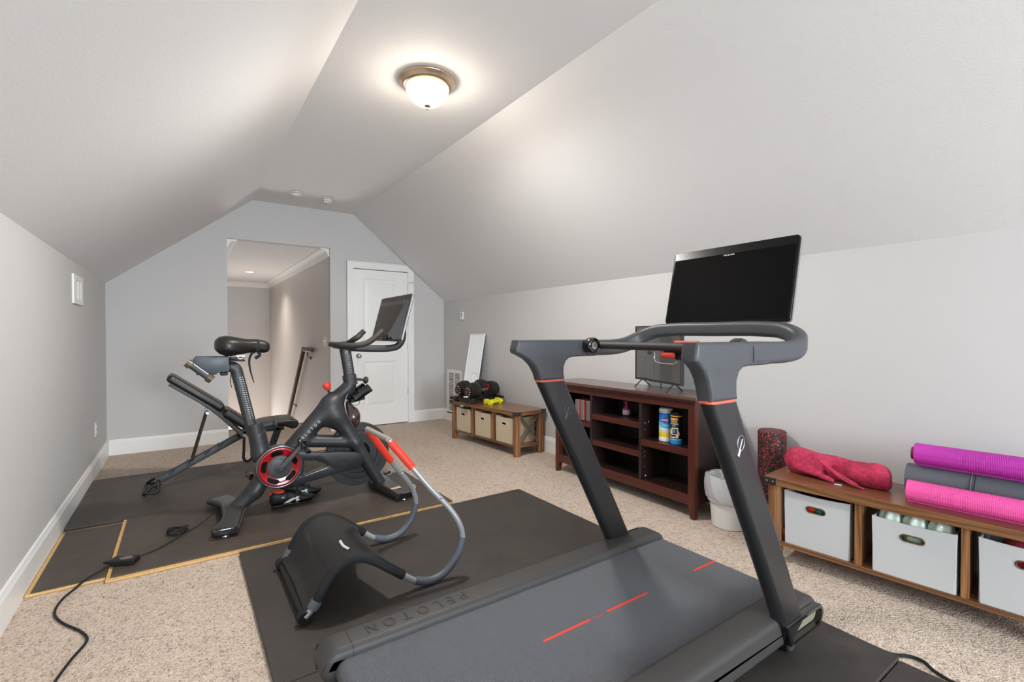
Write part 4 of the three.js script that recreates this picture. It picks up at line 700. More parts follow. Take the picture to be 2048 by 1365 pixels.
// ---------------------------------------------------------------- adjustable weight bench behind the bike
{
  const t = thing('weight_bench', 'folding black weight bench with raised backrest behind the exercise bike', 'weight bench', [0.3, 0.02, -4.38]);
  const Z = -4.38, sq = roundRect(0.045, 0.05, 0.006, 2);
  part(t, 'main_beam', sweep([[-0.16, 0.085, Z], [0.1, 0.217, Z], [0.385, 0.362, Z], [0.47, 0.405, Z]], sq, { n: 6 }), M.frame);
  part(t, 'seat_beam', sweep([[0.36, 0.372, Z], [0.5, 0.395, Z], [0.7, 0.395, Z]], sq, { n: 6 }), M.frame);
  for (const [x, y] of [[-0.08, 0.155], [0.03, 0.212], [0.14, 0.268], [0.23, 0.313]]) part(t, 'ladder_hook', [rod([x, y - 0.01, Z - 0.06], [x + 0.002, y - 0.01, Z + 0.06], 0.006), rod([x, y - 0.02, Z + 0.05], [x + 0.03, y + 0.012, Z + 0.05], 0.005)], M.frame);
  part(t, 'rear_foot', [tube([[-0.13, 0.09, Z - 0.10], [-0.19, 0.075, Z - 0.11], [-0.225, 0.040, Z - 0.135], [-0.222, 0.038, Z], [-0.225, 0.040, Z + 0.135], [-0.19, 0.075, Z + 0.11], [-0.13, 0.09, Z + 0.10]], 0.0105, 60, 10), rod([-0.15, 0.088, Z - 0.11], [-0.15, 0.088, Z + 0.11], 0.013), tube([[-0.15, 0.085, Z + 0.105], [-0.15, 0.042, Z + 0.13], [-0.21, 0.039, Z + 0.135]], 0.0105, 20, 10), tube([[-0.15, 0.085, Z - 0.105], [-0.15, 0.042, Z - 0.13], [-0.21, 0.039, Z - 0.135]], 0.0105, 20, 10)], M.black);
  const pad = (name, a, b, th, w) => { const dx = b[0] - a[0], dy = b[1] - a[1], L = Math.hypot(dx, dy); return part(t, name, box(L, th, w, 0, 0, 0, Math.min(th * 0.42, 0.03)).rotateZ(Math.atan2(dy, dx)).translate((a[0] + b[0]) / 2, (a[1] + b[1]) / 2, Z), M.leather); };
  pad('backrest', [-0.085, 0.862], [0.262, 0.597], 0.058, 0.28);
  pad('lower_backrest', [0.262, 0.577], [0.43, 0.445], 0.072, 0.28);
  part(t, 'seat', creased(extr(spline([[0.50, 0.43], [0.52, 0.462], [0.62, 0.474], [0.72, 0.476], [0.778, 0.463], [0.793, 0.435], [0.778, 0.405], [0.74, 0.397], [0.69, 0.42], [0.6, 0.432]], 60), 0.30, { bevel: 0.012, seg: 3 }), 35).translate(0, 0, Z), M.leather);
  for (const s of [-1, 1]) {
    const z = Z + s * 0.115;
    part(t, 'backrest_rail', sweep([[-0.075, 0.812, z], [0.17, 0.62, z], [0.40, 0.368, z]], roundRect(0.018, 0.03, 0.004, 2), { n: 8, tension: 'catmullrom' }), M.frame);
    const st = part(t, 'support_strut', rod([0.155, 0.578, Z + s * 0.05], [0.058, 0.215, Z + s * 0.05], 0.0085, 0.0085, 12), M.iron);
    part(st, 'strut_bolt', rod([0.155, 0.578, Z + s * 0.04], [0.155, 0.578, Z + s * 0.13], 0.011), M.silver);
    part(t, 'hinge_bolt', rod([0.40, 0.378, Z + s * 0.1], [0.40, 0.378, Z + s * 0.132], 0.012), M.silver);
  }
  part(t, 'front_leg', sweep([[0.66, 0.39, Z], [0.6, 0.22, Z], [0.545, 0.056, Z]], sq, { n: 6 }), M.frame);
  part(t, 'front_foot', rod([0.535, 0.042, Z - 0.2], [0.535, 0.042, Z + 0.2], 0.0215), M.black);
  part(t, 'hanging_strap', sweep([[0.395, 0.37, Z + 0.14], [0.393, 0.27, Z + 0.142], [0.392, 0.2, Z + 0.145], [0.415, 0.176, Z + 0.145], [0.448, 0.2, Z + 0.142], [0.455, 0.27, Z + 0.142], [0.44, 0.375, Z + 0.14]], [[-0.01, -0.001], [0.01, -0.001], [0.01, 0.001], [-0.01, 0.001]], { n: 40, up: V(0, 0, 1) }), M.blackSoft);
}
// ---------------------------------------------------------------- cycling shoes under the bike
function shoe(label, x, z, turn) {
  const t = thing('cycling_shoe', label, 'shoe', [x, 0.0265, z], 'cycling shoes under the bike', turn, [0, 0, 0]);
  // cross-sections from heel to toe: x, half width, base height, top height
  const S = [[0.0, 0.018, 0.03, 0.085], [0.008, 0.03, 0.02, 0.098], [0.03, 0.036, 0.017, 0.104], [0.07, 0.036, 0.018, 0.096], [0.11, 0.037, 0.02, 0.098], [0.15, 0.041, 0.018, 0.084], [0.19, 0.045, 0.014, 0.066], [0.225, 0.043, 0.014, 0.052], [0.25, 0.036, 0.018, 0.045], [0.268, 0.024, 0.026, 0.041], [0.274, 0.01, 0.031, 0.037]];
  const ring = ([sx, w, a, b]) => Array.from({ length: 22 }, (_, j) => { const q = (j / 22) * 2 * Math.PI, c = Math.cos(q), s = Math.sin(q); return V(sx, lerp(a, b, 0.5 + 0.5 * Math.sign(s) * Math.pow(Math.abs(s), 0.8)), w * Math.sign(c) * Math.pow(Math.abs(c), s > 0 ? 0.95 : 0.6)); });
  part(t, 'upper', loft(S.map(ring)), std(0x1c1c1e, 0.55));
  part(t, 'lining', [ball(0.03, 0.052, 0.094, 0, 1.35, 0.5, 0.86), sweep([[0.006, 0.098, 0], [0.002, 0.085, 0]], circle(0.012, 10), { n: 3 })], M.orange, { label: 'red-orange lining' });
  part(t, 'tongue', box(0.075, 0.006, 0.04, 0.125, 0.101, 0, 0.003).translate(-0.125, -0.1, 0).rotateZ(-0.35).translate(0.125, 0.1, 0), M.blackSoft);
  part(t, 'sole', loft(S.map(([sx, w, a]) => Array.from({ length: 16 }, (_, j) => { const q = (j / 16) * 2 * Math.PI; return V(sx * 0.985 + 0.002, a - 0.004 + 0.006 * Math.sin(q), (w + 0.001) * Math.cos(q)); }))), M.blackGloss);
  part(t, 'heel_pad', box(0.04, 0.014, 0.05, 0.03, 0.0075, 0, 0.004), M.black);
  part(t, 'cleat', box(0.06, 0.011, 0.045, 0.185, 0.006, 0, 0.004), M.orange, { label: 'red cleat' });
  for (const [sx, y, w] of [[0.10, 0.088, 0.076], [0.142, 0.079, 0.083], [0.178, 0.064, 0.09]]) part(t, 'closure_strap', sweep([[sx, y - 0.03, -w / 2], [sx + 0.002, y + 0.004, -w * 0.32], [sx + 0.003, y + 0.012, 0], [sx + 0.002, y + 0.004, w * 0.32], [sx - 0.004, y - 0.028, w / 2 + 0.001]], [[-0.012, -0.0015], [0.012, -0.0015], [0.012, 0.0015], [-0.012, 0.0015]], { n: 18, up: V(0.05, 0, 0.02).set(0, 1, 0.001) }), M.black);
  part(t, 'buckle', box(0.022, 0.014, 0.008, 0.072, 0.062, 0.038, 0.003), M.silver);
  for (const s of [1, -1]) part(t, 'side_emblem', at(creased(extr(spline([[0.075, 0.026], [0.125, 0.05], [0.165, 0.055], [0.178, 0.04], [0.168, 0.026], [0.15, 0.024], [0.155, 0.034], [0.145, 0.04], [0.12, 0.03], [0.1, 0.024]], 40), 0.004)), 0, 0, s * 0.0405), M.white, { label: 'pale looped emblem' });
}
shoe('black cycling shoe with red lining, the nearer of the pair under the bike', 0.47, -3.475, R(2));
shoe('black cycling shoe half hidden behind its twin under the bike', 0.55, -3.60, R(4));
// ---------------------------------------------------------------- storage benches along the right wall: own x to the wall, own z along the length
const BL = 1.17, BD = 0.38, BH = 0.434;
function storageBench(label, pos, turn) {
  const t = thing('storage_bench', label, 'bench', pos, 'wooden storage benches', turn, [0, 0, 0]);
  part(t, 'top', span(0.006, BD - 0.006, BH - 0.02, BH, 0.006, BL - 0.006, 0.001), M.woodTop, { grain: 'z' });
  part(t, 'top_edge', at(extr([[0, 0], [0, BL], [BD, BL], [BD, 0]], 0.038, { bevel: 0.002, holes: [[[0.0065, 0.0065], [0.0065, BL - 0.0065], [BD - 0.0065, BL - 0.0065], [BD - 0.0065, 0.0065]]] }).rotateX(Math.PI / 2), 0, BH - 0.019, 0), M.wood, { grain: 'z' });
  part(t, 'top_underside', span(0.0066, BD - 0.0066, BH - 0.036, BH - 0.021, 0.0066, BL - 0.0066, 0), M.wood, { grain: 'z' });
  for (const z of [0.015, BL - 0.075]) for (const x of [0.012, BD - 0.072]) part(t, 'leg', at(extr(roundRect(0.06, 0.06, 0.012, 1), BH - 0.038).rotateX(-Math.PI / 2), x + 0.03, (BH - 0.038) / 2, z + 0.03), M.wood, { grain: 'y' });
  part(t, 'shelf', span(0.018, BD - 0.018, 0.088, 0.108, 0.02, BL - 0.02, 0.002), M.wood, { grain: 'z' });
  for (const z of [0.392, 0.752]) part(t, 'divider', span(0.022, BD - 0.03, 0.108, BH - 0.038, z, z + 0.026, 0.002), M.wood, { grain: 'y' });
  for (const [x, z] of [[0, 0], [0, BL], [BD, 0], [BD, BL]]) {
    const sx = x ? -1 : 1, sz = z ? -1 : 1, y = BH - 0.019;
    const b = part(t, 'corner_bracket', [box(0.003, 0.0372, 0.062, x - sx * 0.001, y, z + sz * 0.029, 0.001), box(0.062, 0.0372, 0.003, x + sx * 0.029, y, z - sz * 0.001, 0.001)], M.iron, { label: 'black metal corner bracket' });
    for (const k of [0.016, 0.045]) { part(b, 'bracket_bolt', rod([x - sx * 0.002, y, z + sz * k], [x - sx * 0.0045, y, z + sz * k], 0.0045, 0.003, 12), M.silver); part(b, 'bracket_bolt', rod([x + sx * k, y, z - sz * 0.002], [x + sx * k, y, z - sz * 0.0045], 0.0045, 0.003, 12), M.silver); }
  }
  for (const z of [0.03, BL - 0.03]) for (const s of [1, -1]) { const dx = BD - 0.145, dy = BH - 0.038 - 0.108, L = Math.hypot(dx, dy); part(t, 'cross_brace', box(L, 0.026, 0.004, 0, 0, 0, 0.001).rotateZ(s * Math.atan2(dy, dx)).translate(BD / 2, 0.108 + dy / 2, z + s * 0.0025), M.strapMetal, { label: 'flat metal cross brace' }); }
  return t;
}
const toWorld = (pos, turn) => (x, y, z) => { const c = Math.cos(turn), s = Math.sin(turn); return [pos[0] + c * x + s * z, pos[1] + y, pos[2] - s * x + c * z]; };
const FAR = { pos: [2.488, 0, -4.816], turn: R(5) }, NEAR = { pos: [2.49, 0, -1.28], turn: R(5) };
storageBench('wooden storage bench with black corner brackets, below the adjustable dumbbells', FAR.pos, FAR.turn);
storageBench('wooden storage bench with black corner brackets, below the rolled mats', NEAR.pos, NEAR.turn);
const farAt = toWorld(FAR.pos, FAR.turn), nearAt = toWorld(NEAR.pos, NEAR.turn);
function bin(label, to, turn, x, z, w, h, mat, rim, group) {
  const t = thing('fabric_bin', label, 'storage bin', to(x, 0.1085, z), group, turn, [0, 0, 0]), d = 0.29, th = 0.006, k = 0.006;
  // own x: depth, own z: width; slightly wider at the rim, front with an oval hand hole
  const slot = (gw, gh) => roundRect(gw, gh, gh / 2 - 0.0001, 8).map(([a, b]) => [a, b + h * 0.735]);
  const front = [[-w / 2 + k, 0], [-w / 2, h], ...Array.from({ length: 9 }, (_, i) => [lerp(-w / 2, w / 2, (i + 1) / 10), h - 0.007 * Math.sin(((i + 1) / 10) * Math.PI)]), [w / 2, h], [w / 2 - k, 0]];
  part(t, 'front_panel', extr(front, th, { bevel: 0.0015, holes: [slot(0.078, 0.027)] }).rotateY(-Math.PI / 2).translate(0.003, 0, 0), mat);
  part(t, 'back_panel', extr(front, th, { bevel: 0.0015 }).rotateY(-Math.PI / 2).translate(d - 0.003, 0, 0), mat);
  for (const s of [-1, 1]) part(t, 'side_panel', extr([[0.006, 0], [0.006, h], [d / 2, h - 0.006], [d - 0.006, h], [d - 0.006, 0]], th, { bevel: 0.0015 }).translate(0, 0, s * (w / 2 - 0.005)), mat);
  part(t, 'bottom', span(0.004, d - 0.004, 0.001, 0.006, -w / 2 + 0.006, w / 2 - 0.006, 0), M.binInside);
  part(t, 'handle_ring', extr(slot(0.086, 0.034), 0.008, { bevel: 0.003, holes: [slot(0.072, 0.021)] }).rotateY(-Math.PI / 2).translate(0.001, 0, 0), rim, { label: 'oval metal handle ring' });
  return t;
}
const brass = std(0x8d7350, 0.25, { metalness: 1 }), paleRim = std(0xd9d2c2, 0.4);
for (const [z, label] of [[0.227, 'beige fabric bin in the far bench, closest to the wall grille'], [0.585, 'beige fabric bin in the middle bay of the far bench'], [0.945, 'beige fabric bin in the far bench, beside the metal cross brace']]) bin(label, farAt, FAR.turn, 0.028, z, 0.265, 0.255, M.binBeige, paleRim, 'beige bins in the far bench');
bin('light grey fabric bin below the red towel', nearAt, NEAR.turn, 0.03, 0.231, 0.285, 0.27, M.binGrey, brass, 'grey bins in the near bench');
bin('light grey fabric bin holding pale green ribbed bottles', nearAt, NEAR.turn, 0.022, 0.60, 0.285, 0.248, M.binGrey, brass, 'grey bins in the near bench');
bin('light grey fabric bin holding dark red fuzzy rollers', nearAt, NEAR.turn, 0.024, 0.945, 0.285, 0.262, M.binGrey, brass, 'grey bins in the near bench');
// contents of the near bins: standing on the bin bottoms
for (const [z, label] of [[0.515, 'pale green ribbed bottle top, closest to the towel side of its bin'], [0.60, 'pale green ribbed bottle top in the middle of its bin'], [0.685, 'pale green ribbed bottle top, closest to the dark red rollers']]) {
  const t = thing('ribbed_bottle', label, 'bottle', nearAt(0.085, 0.1155, z), 'pale green bottles in the grey bin', 0, [0, 0, 0]);
  const rings = []; const prof = [[0.03, 0.0], [0.037, 0.01], [0.038, 0.17], [0.041, 0.205], [0.041, 0.235], [0.036, 0.255], [0.026, 0.268], [0.012, 0.275], [0.002, 0.276]];
  for (const [r, y] of prof) rings.push(Array.from({ length: 48 }, (_, j) => { const a = (j / 48) * 2 * Math.PI, q = r * (1 + 0.10 * Math.sin(a * 6 + y * 30) * (y > 0.15 ? 1 : 0.3)); return V(q * Math.cos(a), y, q * Math.sin(a)); }));
  part(t, 'ribbed_body', loft(rings), phys(0xe2f2e4, 0.28, { clearcoat: 0.4 }));
  part(t, 'green_band', at(new THREE.TorusGeometry(0.0395, 0.003, 8, 36).rotateX(Math.PI / 2), 0, 0.16, 0), std(0x8fc49a, 0.4));
}
const fuzz = std(0x8f1f3c, 0.95, { bumpMap: terry, bumpScale: 0.006 });
for (const [x, z, label] of [[0.09, 0.905, 'dark red fuzzy roller top standing in the last grey bin'], [0.075, 1.0, 'dark red fuzzy roller top at the picture edge']]) {
  const t = thing('fuzzy_roller', label, 'roller', nearAt(x, 0.1155, z), 'red rollers in the grey bin', 0, [0, 0, 0]);
  part(t, 'fuzzy_sleeve', lathe([[0, 0.268], [0.02, 0.266], [0.034, 0.255], [0.04, 0.235], [0.04, 0.02], [0.034, 0.008], [0.034, 0.0], [0, 0]].reverse(), 30), fuzz);
  part(t, 'core', rod([0, 0, 0], [0, 0.012, 0], 0.02), M.black);
}
{
  const t = thing('drawstring_bag', 'soft black bag stuffed into the bin below the towel', 'bag', nearAt(0.15, 0.1155, 0.235), undefined, 0, [0, 0, 0]);
  part(t, 'bag_body', nets((p) => smin(sdEll(p, [0, 0.12, 0], [0.09, 0.115, 0.085]), sdEll(p, [0.02, 0.2, 0.03], [0.05, 0.055, 0.045]), 0.04) + 0.004 * Math.sin(p[0] * 80) * Math.sin(p[1] * 60 + p[2] * 50), [-0.11, -0.01, -0.11], [0.11, 0.28, 0.11], 0.01), M.blackSoft);
  part(t, 'red_flap', nets((p) => sdEll(p, [-0.085, 0.185, -0.03], [0.018, 0.022, 0.03]), [-0.12, 0.14, -0.08], [-0.05, 0.22, 0.02], 0.005), M.orange);
  part(t, 'teal_flap', nets((p) => sdEll(p, [-0.085, 0.185, 0.012], [0.018, 0.02, 0.022]), [-0.12, 0.14, -0.03], [-0.05, 0.22, 0.05], 0.005), M.teal);
}
// ---------------------------------------------------------------- things on the far bench
const octPlate = (r, w) => creased(extr(Array.from({ length: 28 }, (_, i) => { const a = (i / 28) * 2 * Math.PI, f = Math.sin(a) < -0.55 ? 0.93 : 1; return [r * f * Math.cos(a), r * f * Math.sin(a)]; }), w, { bevel: 0.003 }), 30);
function adjustable(label, x, z) {
  const turn = FAR.turn + R(4), base = farAt(x, BH + 0.0005, z), t = thing('adjustable_dumbbell', label, 'dumbbell', base, 'adjustable dumbbells on the far bench', turn, [0, 0, 0]);
  // own x: length of the handle
  const cr = part(t, 'cradle', at(creased(extr([[-0.06, 0.05], [-0.045, 0.02], [-0.01, 0], [0.39, 0], [0.425, 0.02], [0.44, 0.05], [0.40, 0.052], [0.375, 0.03], [0.27, 0.025], [0.255, 0.012], [0.125, 0.012], [0.11, 0.025], [0.005, 0.03], [-0.02, 0.052]], 0.17, { bevel: 0.006 }), 25), 0, 0, 0), M.plateBlack, { label: 'dark plastic cradle' });
  part(cr, 'cradle_lip', at(extr(roundRect(0.09, 0.03, 0.012), 0.12).rotateY(Math.PI / 2), -0.035, 0.04, 0).scale(1, 1, 1), M.plateBlack);
  const y = 0.13;
  part(t, 'grip', rod([0.12, y, 0], [0.26, y, 0], 0.0165), M.strapMetal);
  [[0.012, 0.075], [0.034, 0.085], [0.056, 0.09], [0.078, 0.092], [0.1, 0.09]].forEach(([px, r]) => { for (const s of [0, 1]) part(t, 'weight_plate', octPlate(r, 0.017).rotateY(Math.PI / 2).translate(s ? 0.38 - px : px, y, 0), M.plateBlack); });
  for (const s of [0, 1]) {
    const sx = s ? 1 : -1, x0 = s ? 0.38 : 0;
    const dial = part(t, 'selector_dial', rod([x0, y - 0.008, 0], [x0 + sx * 0.03, y - 0.008, 0], 0.042, 0.04, 20), M.black);
    for (let i = 0; i < 10; i++) { const a = i * Math.PI / 5; part(dial, 'dial_mark', box(0.012, 0.008, 0.010, x0 + sx * 0.022, y - 0.008 + 0.041 * Math.sin(a), 0.041 * Math.cos(a), 0.001), std(0xb8b0a8, 0.5)); }
    part(dial, 'dial_face', rod([x0 + sx * 0.03, y - 0.008, 0], [x0 + sx * 0.033, y - 0.008, 0], 0.024), std(0x6d3a30, 0.4));
    part(t, 'red_clip', box(0.012, 0.05, 0.045, s ? 0.263 : 0.117, y + 0.03, 0, 0.005), M.red, { label: 'red locking clip' });
  }
}
adjustable('black adjustable dumbbell on its cradle, the one beside the leaning mirror', 0.03, 0.15);
adjustable('black adjustable dumbbell on its cradle, the one beside the yellow weights', 0.005, 0.375);
function smallDumbbell(label, pos, turn, mat, grp, s = 1) {
  const t = thing('hand_weight', label, 'dumbbell', pos, grp, turn, [0, 0, 0]), L = 0.062 * s, r = 0.033 * s;
  part(t, 'grip', at(lathe([[0, -L], [0.0145 * s, -L], [0.0135 * s, -0.03], [0.0155 * s, 0], [0.0135 * s, 0.03], [0.0145 * s, L], [0, L]], 24).rotateZ(Math.PI / 2), 0, r * 0.93, 0), mat);
  for (const q of [-1, 1]) part(t, 'head', creased(extr(Array.from({ length: 6 }, (_, i) => [r * Math.cos(i * Math.PI / 3), r * Math.sin(i * Math.PI / 3)]), 0.046 * s, { bevel: 0.008 * s, seg: 3 }), 25).rotateY(Math.PI / 2).translate(q * (L + 0.018 * s), r * 0.87, 0), mat);
}
smallDumbbell('bright yellow hand weight lying in front, above the bench edge', farAt(0.17, BH + 0.0005, 0.625), FAR.turn + R(14), M.yellow, 'yellow hand weights');
smallDumbbell('bright yellow hand weight lying behind its twin, against the cradle', farAt(0.185, BH + 0.0005, 0.545), FAR.turn + R(8), M.yellow, 'yellow hand weights');
// teal weights on a small black stand behind the last far bin
{
  const t = thing('weight_stand', 'small black upright weight stand behind the cross brace', 'rack', farAt(0.345, 0.1085, 1.015), undefined, FAR.turn, [0, 0, 0]);
  part(t, 'stand_base', box(0.036, 0.01, 0.12, 0, 0.005, 0, 0.002), M.black);
  for (const z of [-0.03, 0.03]) part(t, 'stand_post', box(0.012, 0.23, 0.012, 0.012, 0.12, z, 0.002), M.black);
  for (const y of [0.06, 0.12, 0.18]) for (const z of [-0.03, 0.03]) part(t, 'stand_arm', box(0.022, 0.006, 0.012, -0.004, y + 0.0105, z, 0.001), M.black);
  for (const [y, w] of [[0.063, 'lowest'], [0.123, 'middle'], [0.183, 'topmost']]) {
    const p = farAt(0.34, 0.1085 + y + 0.0005, 1.015), d = thing('hand_weight', 'teal hand weight, ' + w + ' one on the small stand behind the brace', 'dumbbell', p, 'teal hand weights on the stand', FAR.turn + Math.PI / 2, [0, 0, 0]);
    part(d, 'grip', rod([-0.045, 0.02, 0], [0.045, 0.02, 0], 0.0085), M.teal);
    for (const q of [-1, 1]) part(d, 'head', rod([q * 0.042, 0.021, 0], [q * 0.066, 0.021, 0], 0.021, 0.021, 16), M.teal);
  }
}
// mirror leaning on the wall behind the far bench
{
  const lean = Math.atan2(0.205, 1.185), t = thing('leaning_mirror', 'narrow white framed mirror leaning on the wall behind the dumbbells', 'mirror', [2.775, 0.002, -5.02], undefined, 0, [0, 0, 0]);
  const W = 0.335, H = 1.2, put = (g) => g.rotateY(-Math.PI / 2).rotateZ(-lean);
  part(t, 'frame', put(extr([[-W / 2, 0], [-W / 2, H], [W / 2, H], [W / 2, 0]], 0.016, { bevel: 0.002, holes: [[[-W / 2 + 0.014, 0.014], [-W / 2 + 0.014, H - 0.014], [W / 2 - 0.014, H - 0.014], [W / 2 - 0.014, 0.014]]] })), M.trim);
  part(t, 'mirror_glass', put(box(W - 0.026, H - 0.026, 0.004, 0, H / 2, 0.001, 0)), M.mirror);
  part(t, 'backing', put(box(W - 0.01, H - 0.01, 0.004, 0, H / 2, -0.006, 0)), M.black);
}
// ---------------------------------------------------------------- media console
{
  const x0 = 2.64, x1 = 2.965, z0 = -3.14, z1 = -1.79, t = thing('media_console', 'dark cherry open-shelf media console under the small television', 'console', [2.8, 0, -2.465]);
  part(t, 'top', [span(x0 - 0.03, x1 + 0.005, 0.757, 0.78, z0 - 0.03, z1 + 0.03, 0.004)], M.cherryTopSheen, { grain: 'z' });
  part(t, 'top_moulding', span(x0 - 0.018, x1, 0.744, 0.757, z0 - 0.018, z1 + 0.018, 0.003), M.cherry, { grain: 'z' });
  for (const z of [z0, z1 - 0.046]) for (const x of [x0, x1 - 0.04]) {
    const g = loft([[0.0, 0.6], [0.085, 1], [0.744, 1]].map(([y, k]) => { const w = 0.046, iz = z === z0 ? 1 : -1, za = z === z0 ? z : z + w, zb = za + iz * w * k; return [V(x, y, za), V(x + 0.04, y, za), V(x + 0.04, y, zb), V(x, y, zb)]; }));
    part(t, 'corner_post', creased(g, 10), M.cherry, { grain: 'y' });
  }
  part(t, 'frieze', span(x0 + 0.002, x0 + 0.022, 0.694, 0.744, z0 + 0.046, z1 - 0.046, 0.001), M.cherry, { grain: 'z' });
  part(t, 'bottom_rail', span(x0 + 0.002, x0 + 0.022, 0.085, 0.15, z0 + 0.046, z1 - 0.046, 0.001), M.cherry, { grain: 'z' });
  for (const z of [z0 + 0.008, z1 - 0.02]) { part(t, 'side_panel', span(x0 + 0.04, x1 - 0.04, 0.12, 0.744, z, z + 0.012, 0.001), M.cherryInShade, { grain: 'y' }); part(t, 'side_rail', span(x0 + 0.04, x1 - 0.04, 0.085, 0.15, z - 0.004, z + 0.016, 0.001), M.cherry, { grain: 'x' }); }
  part(t, 'back_panel', span(x1 - 0.012, x1 - 0.004, 0.1, 0.744, z0 + 0.04, z1 - 0.04, 0), M.cherryInShade, { grain: 'y' });
  part(t, 'floor_panel', span(x0 + 0.022, x1 - 0.012, 0.128, 0.148, z0 + 0.02, z1 - 0.02, 0.001), M.cherryInShade, { grain: 'z' });
  const D = [-2.722, -2.232];
  D.forEach((z) => part(t, 'divider', span(x0 + 0.012, x1 - 0.012, 0.148, 0.744, z - 0.011, z + 0.011, 0.001), M.cherryInShade, { grain: 'y' }));
  const shelf = (a, b, y, h) => { const s = part(t, 'shelf', span(x0 + 0.03, x1 - 0.012, y - 0.02, y, a, b, 0.001), M.cherryInShade, { grain: 'z' }); part(s, 'shelf_edge', span(x0 + 0.014, x0 + 0.032, y - h, y, a, b, 0.0015), M.cherry, { grain: 'z' }); };
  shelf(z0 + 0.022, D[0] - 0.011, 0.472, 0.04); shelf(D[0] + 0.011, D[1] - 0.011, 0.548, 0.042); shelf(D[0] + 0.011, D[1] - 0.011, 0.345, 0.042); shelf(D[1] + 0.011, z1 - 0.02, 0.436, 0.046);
  const pin = (x, y, r = 0.0025) => part(t, 'shelf_pin', rod([x, y, D[1] + 0.0105], [x, y, D[1] + 0.0125], r, r, 8), M.white);
  for (const [x, y, r] of [[2.69, 0.34, 0.003], [2.69, 0.31, 0.003], [2.69, 0.235, 0.0025], [2.70, 0.17, 0.006], [2.69, 0.50, 0.0025], [2.69, 0.545, 0.003], [2.73, 0.55, 0.005]]) pin(x, y, r);
}
// television, turned a little towards the stairs
{
  const t = thing('television', 'small flat television on splayed thin legs on the console', 'television', [2.79, 0.7805, -2.2], undefined, R(0), [0, 0, 0]);
  const put = (g) => g.rotateY(-Math.PI / 2 - R(18));
  const W = 0.56, H = 0.405, y = 0.05 + H / 2;
  const p = part(t, 'panel', put(box(W, H, 0.022, 0, y, -0.012, 0.003)), M.black);
  part(p, 'bezel', put(extr([[-W / 2, -H / 2], [-W / 2, H / 2], [W / 2, H / 2], [W / 2, -H / 2]], 0.005, { holes: [[[-W / 2 + 0.008, -H / 2 + 0.014], [-W / 2 + 0.008, H / 2 - 0.008], [W / 2 - 0.008, H / 2 - 0.008], [W / 2 - 0.008, -H / 2 + 0.014]]] }).translate(0, y, 0.001)), std(0x2a2624, 0.35));
  part(p, 'glass', put(box(W - 0.014, H - 0.02, 0.001, 0, y + 0.002, 0, 0)), phys(0x0c0a09, 0.05, { clearcoat: 1, clearcoatRoughness: 0.02, ior: 1.85 }));
  for (const s of [-1, 1]) for (const q of [-1, 1]) part(t, 'leg', put(sweep([[s * 0.195, 0.056, -0.008], [s * 0.195 + q * 0.01, 0.035, -0.008 + q * 0.035], [s * 0.195 + q * 0.028, 0.003, -0.008 + q * 0.082]], roundRect(0.012, 0.004, 0.0015, 2), { n: 6 })), M.blackGloss);
  part(t, 'cable', put(tube([[0.03, 0.06, -0.02], [0.03, 0.03, -0.015], [0.04, 0.004, -0.01]], 0.003, 12, 6)), M.blackSoft);
}
// things on the console shelves
const blockGrey = std(0x6f6a68, 0.7);
[['grey block with a coral edge, leaning at the outer end of the row', -2.905, 0.05], ['grey block with a coral edge, middle of the row', -2.845, 0.044], ['grey block with a coral edge, next to the console divider', -2.775, 0.05]].forEach(([label, z, w]) => {
  const t = thing('foam_block', label, 'block', [2.76, 0.4725, z], 'grey blocks in the console', 0, [0, 0, 0]);
  part(t, 'block_body', box(0.18, 0.165, w, 0, 0.0835, 0, 0.008), blockGrey);
  part(t, 'coral_edge', box(0.182, 0.166, 0.006, 0, 0.084, w / 2 - 0.001, 0.003), M.coral);
});
{
  const t = thing('pump_bottle', 'small magenta spray bottle with white pump inside the console', 'bottle', [2.80, 0.5485, -2.49], undefined, 0, [0, 0, 0]);
  part(t, 'bottle_body', lathe([[0, 0], [0.026, 0], [0.028, 0.006], [0.027, 0.055], [0.016, 0.075], [0.010, 0.082], [0, 0.082]], 28), phys(0xb0247f, 0.25));
  part(t, 'label_band', lathe([[0.0265, 0.012], [0.0285, 0.013], [0.0282, 0.046], [0.0265, 0.047]], 28), M.white);
  part(t, 'pump', [rod([0, 0.08, 0], [0, 0.105, 0], 0.011, 0.009), box(0.034, 0.012, 0.014, -0.008, 0.11, 0, 0.004)], phys(0xc93a8d, 0.3));
}
function canvasTex(w, h, draw) { const c = document.createElement('canvas'); c.width = w; c.height = h; draw(c.getContext('2d'), w, h); const x = new THREE.CanvasTexture(c); x.colorSpace = THREE.SRGBColorSpace; x.magFilter = THREE.LinearFilter; return x; }
function canister(label, x, z, r, h, map, lid, base, bodyTop) {
  const t = thing('wipes_canister', label, 'canister', [x, 0.4365, z], undefined, 0, [0, 0, 0]);
  const body = new THREE.CylinderGeometry(r, r, bodyTop - 0.018, 48, 1, true).translate(0, 0.018 + (bodyTop - 0.018) / 2, 0);
  part(t, 'printed_sleeve', body, std(0xffffff, 0.35, { map }), { uv: true });
  part(t, 'base_band', lathe([[0, 0], [r - 0.004, 0], [r, 0.004], [r, 0.0185], [r - 0.002, 0.019], [0, 0.019]], 40), base);
  part(t, 'lid', lathe([[0, bodyTop - 0.001], [r + 0.0012, bodyTop - 0.001], [r + 0.0012, h - 0.012], [r - 0.004, h - 0.004], [r - 0.012, h], [0, h]], 40), lid);
  return t;
}
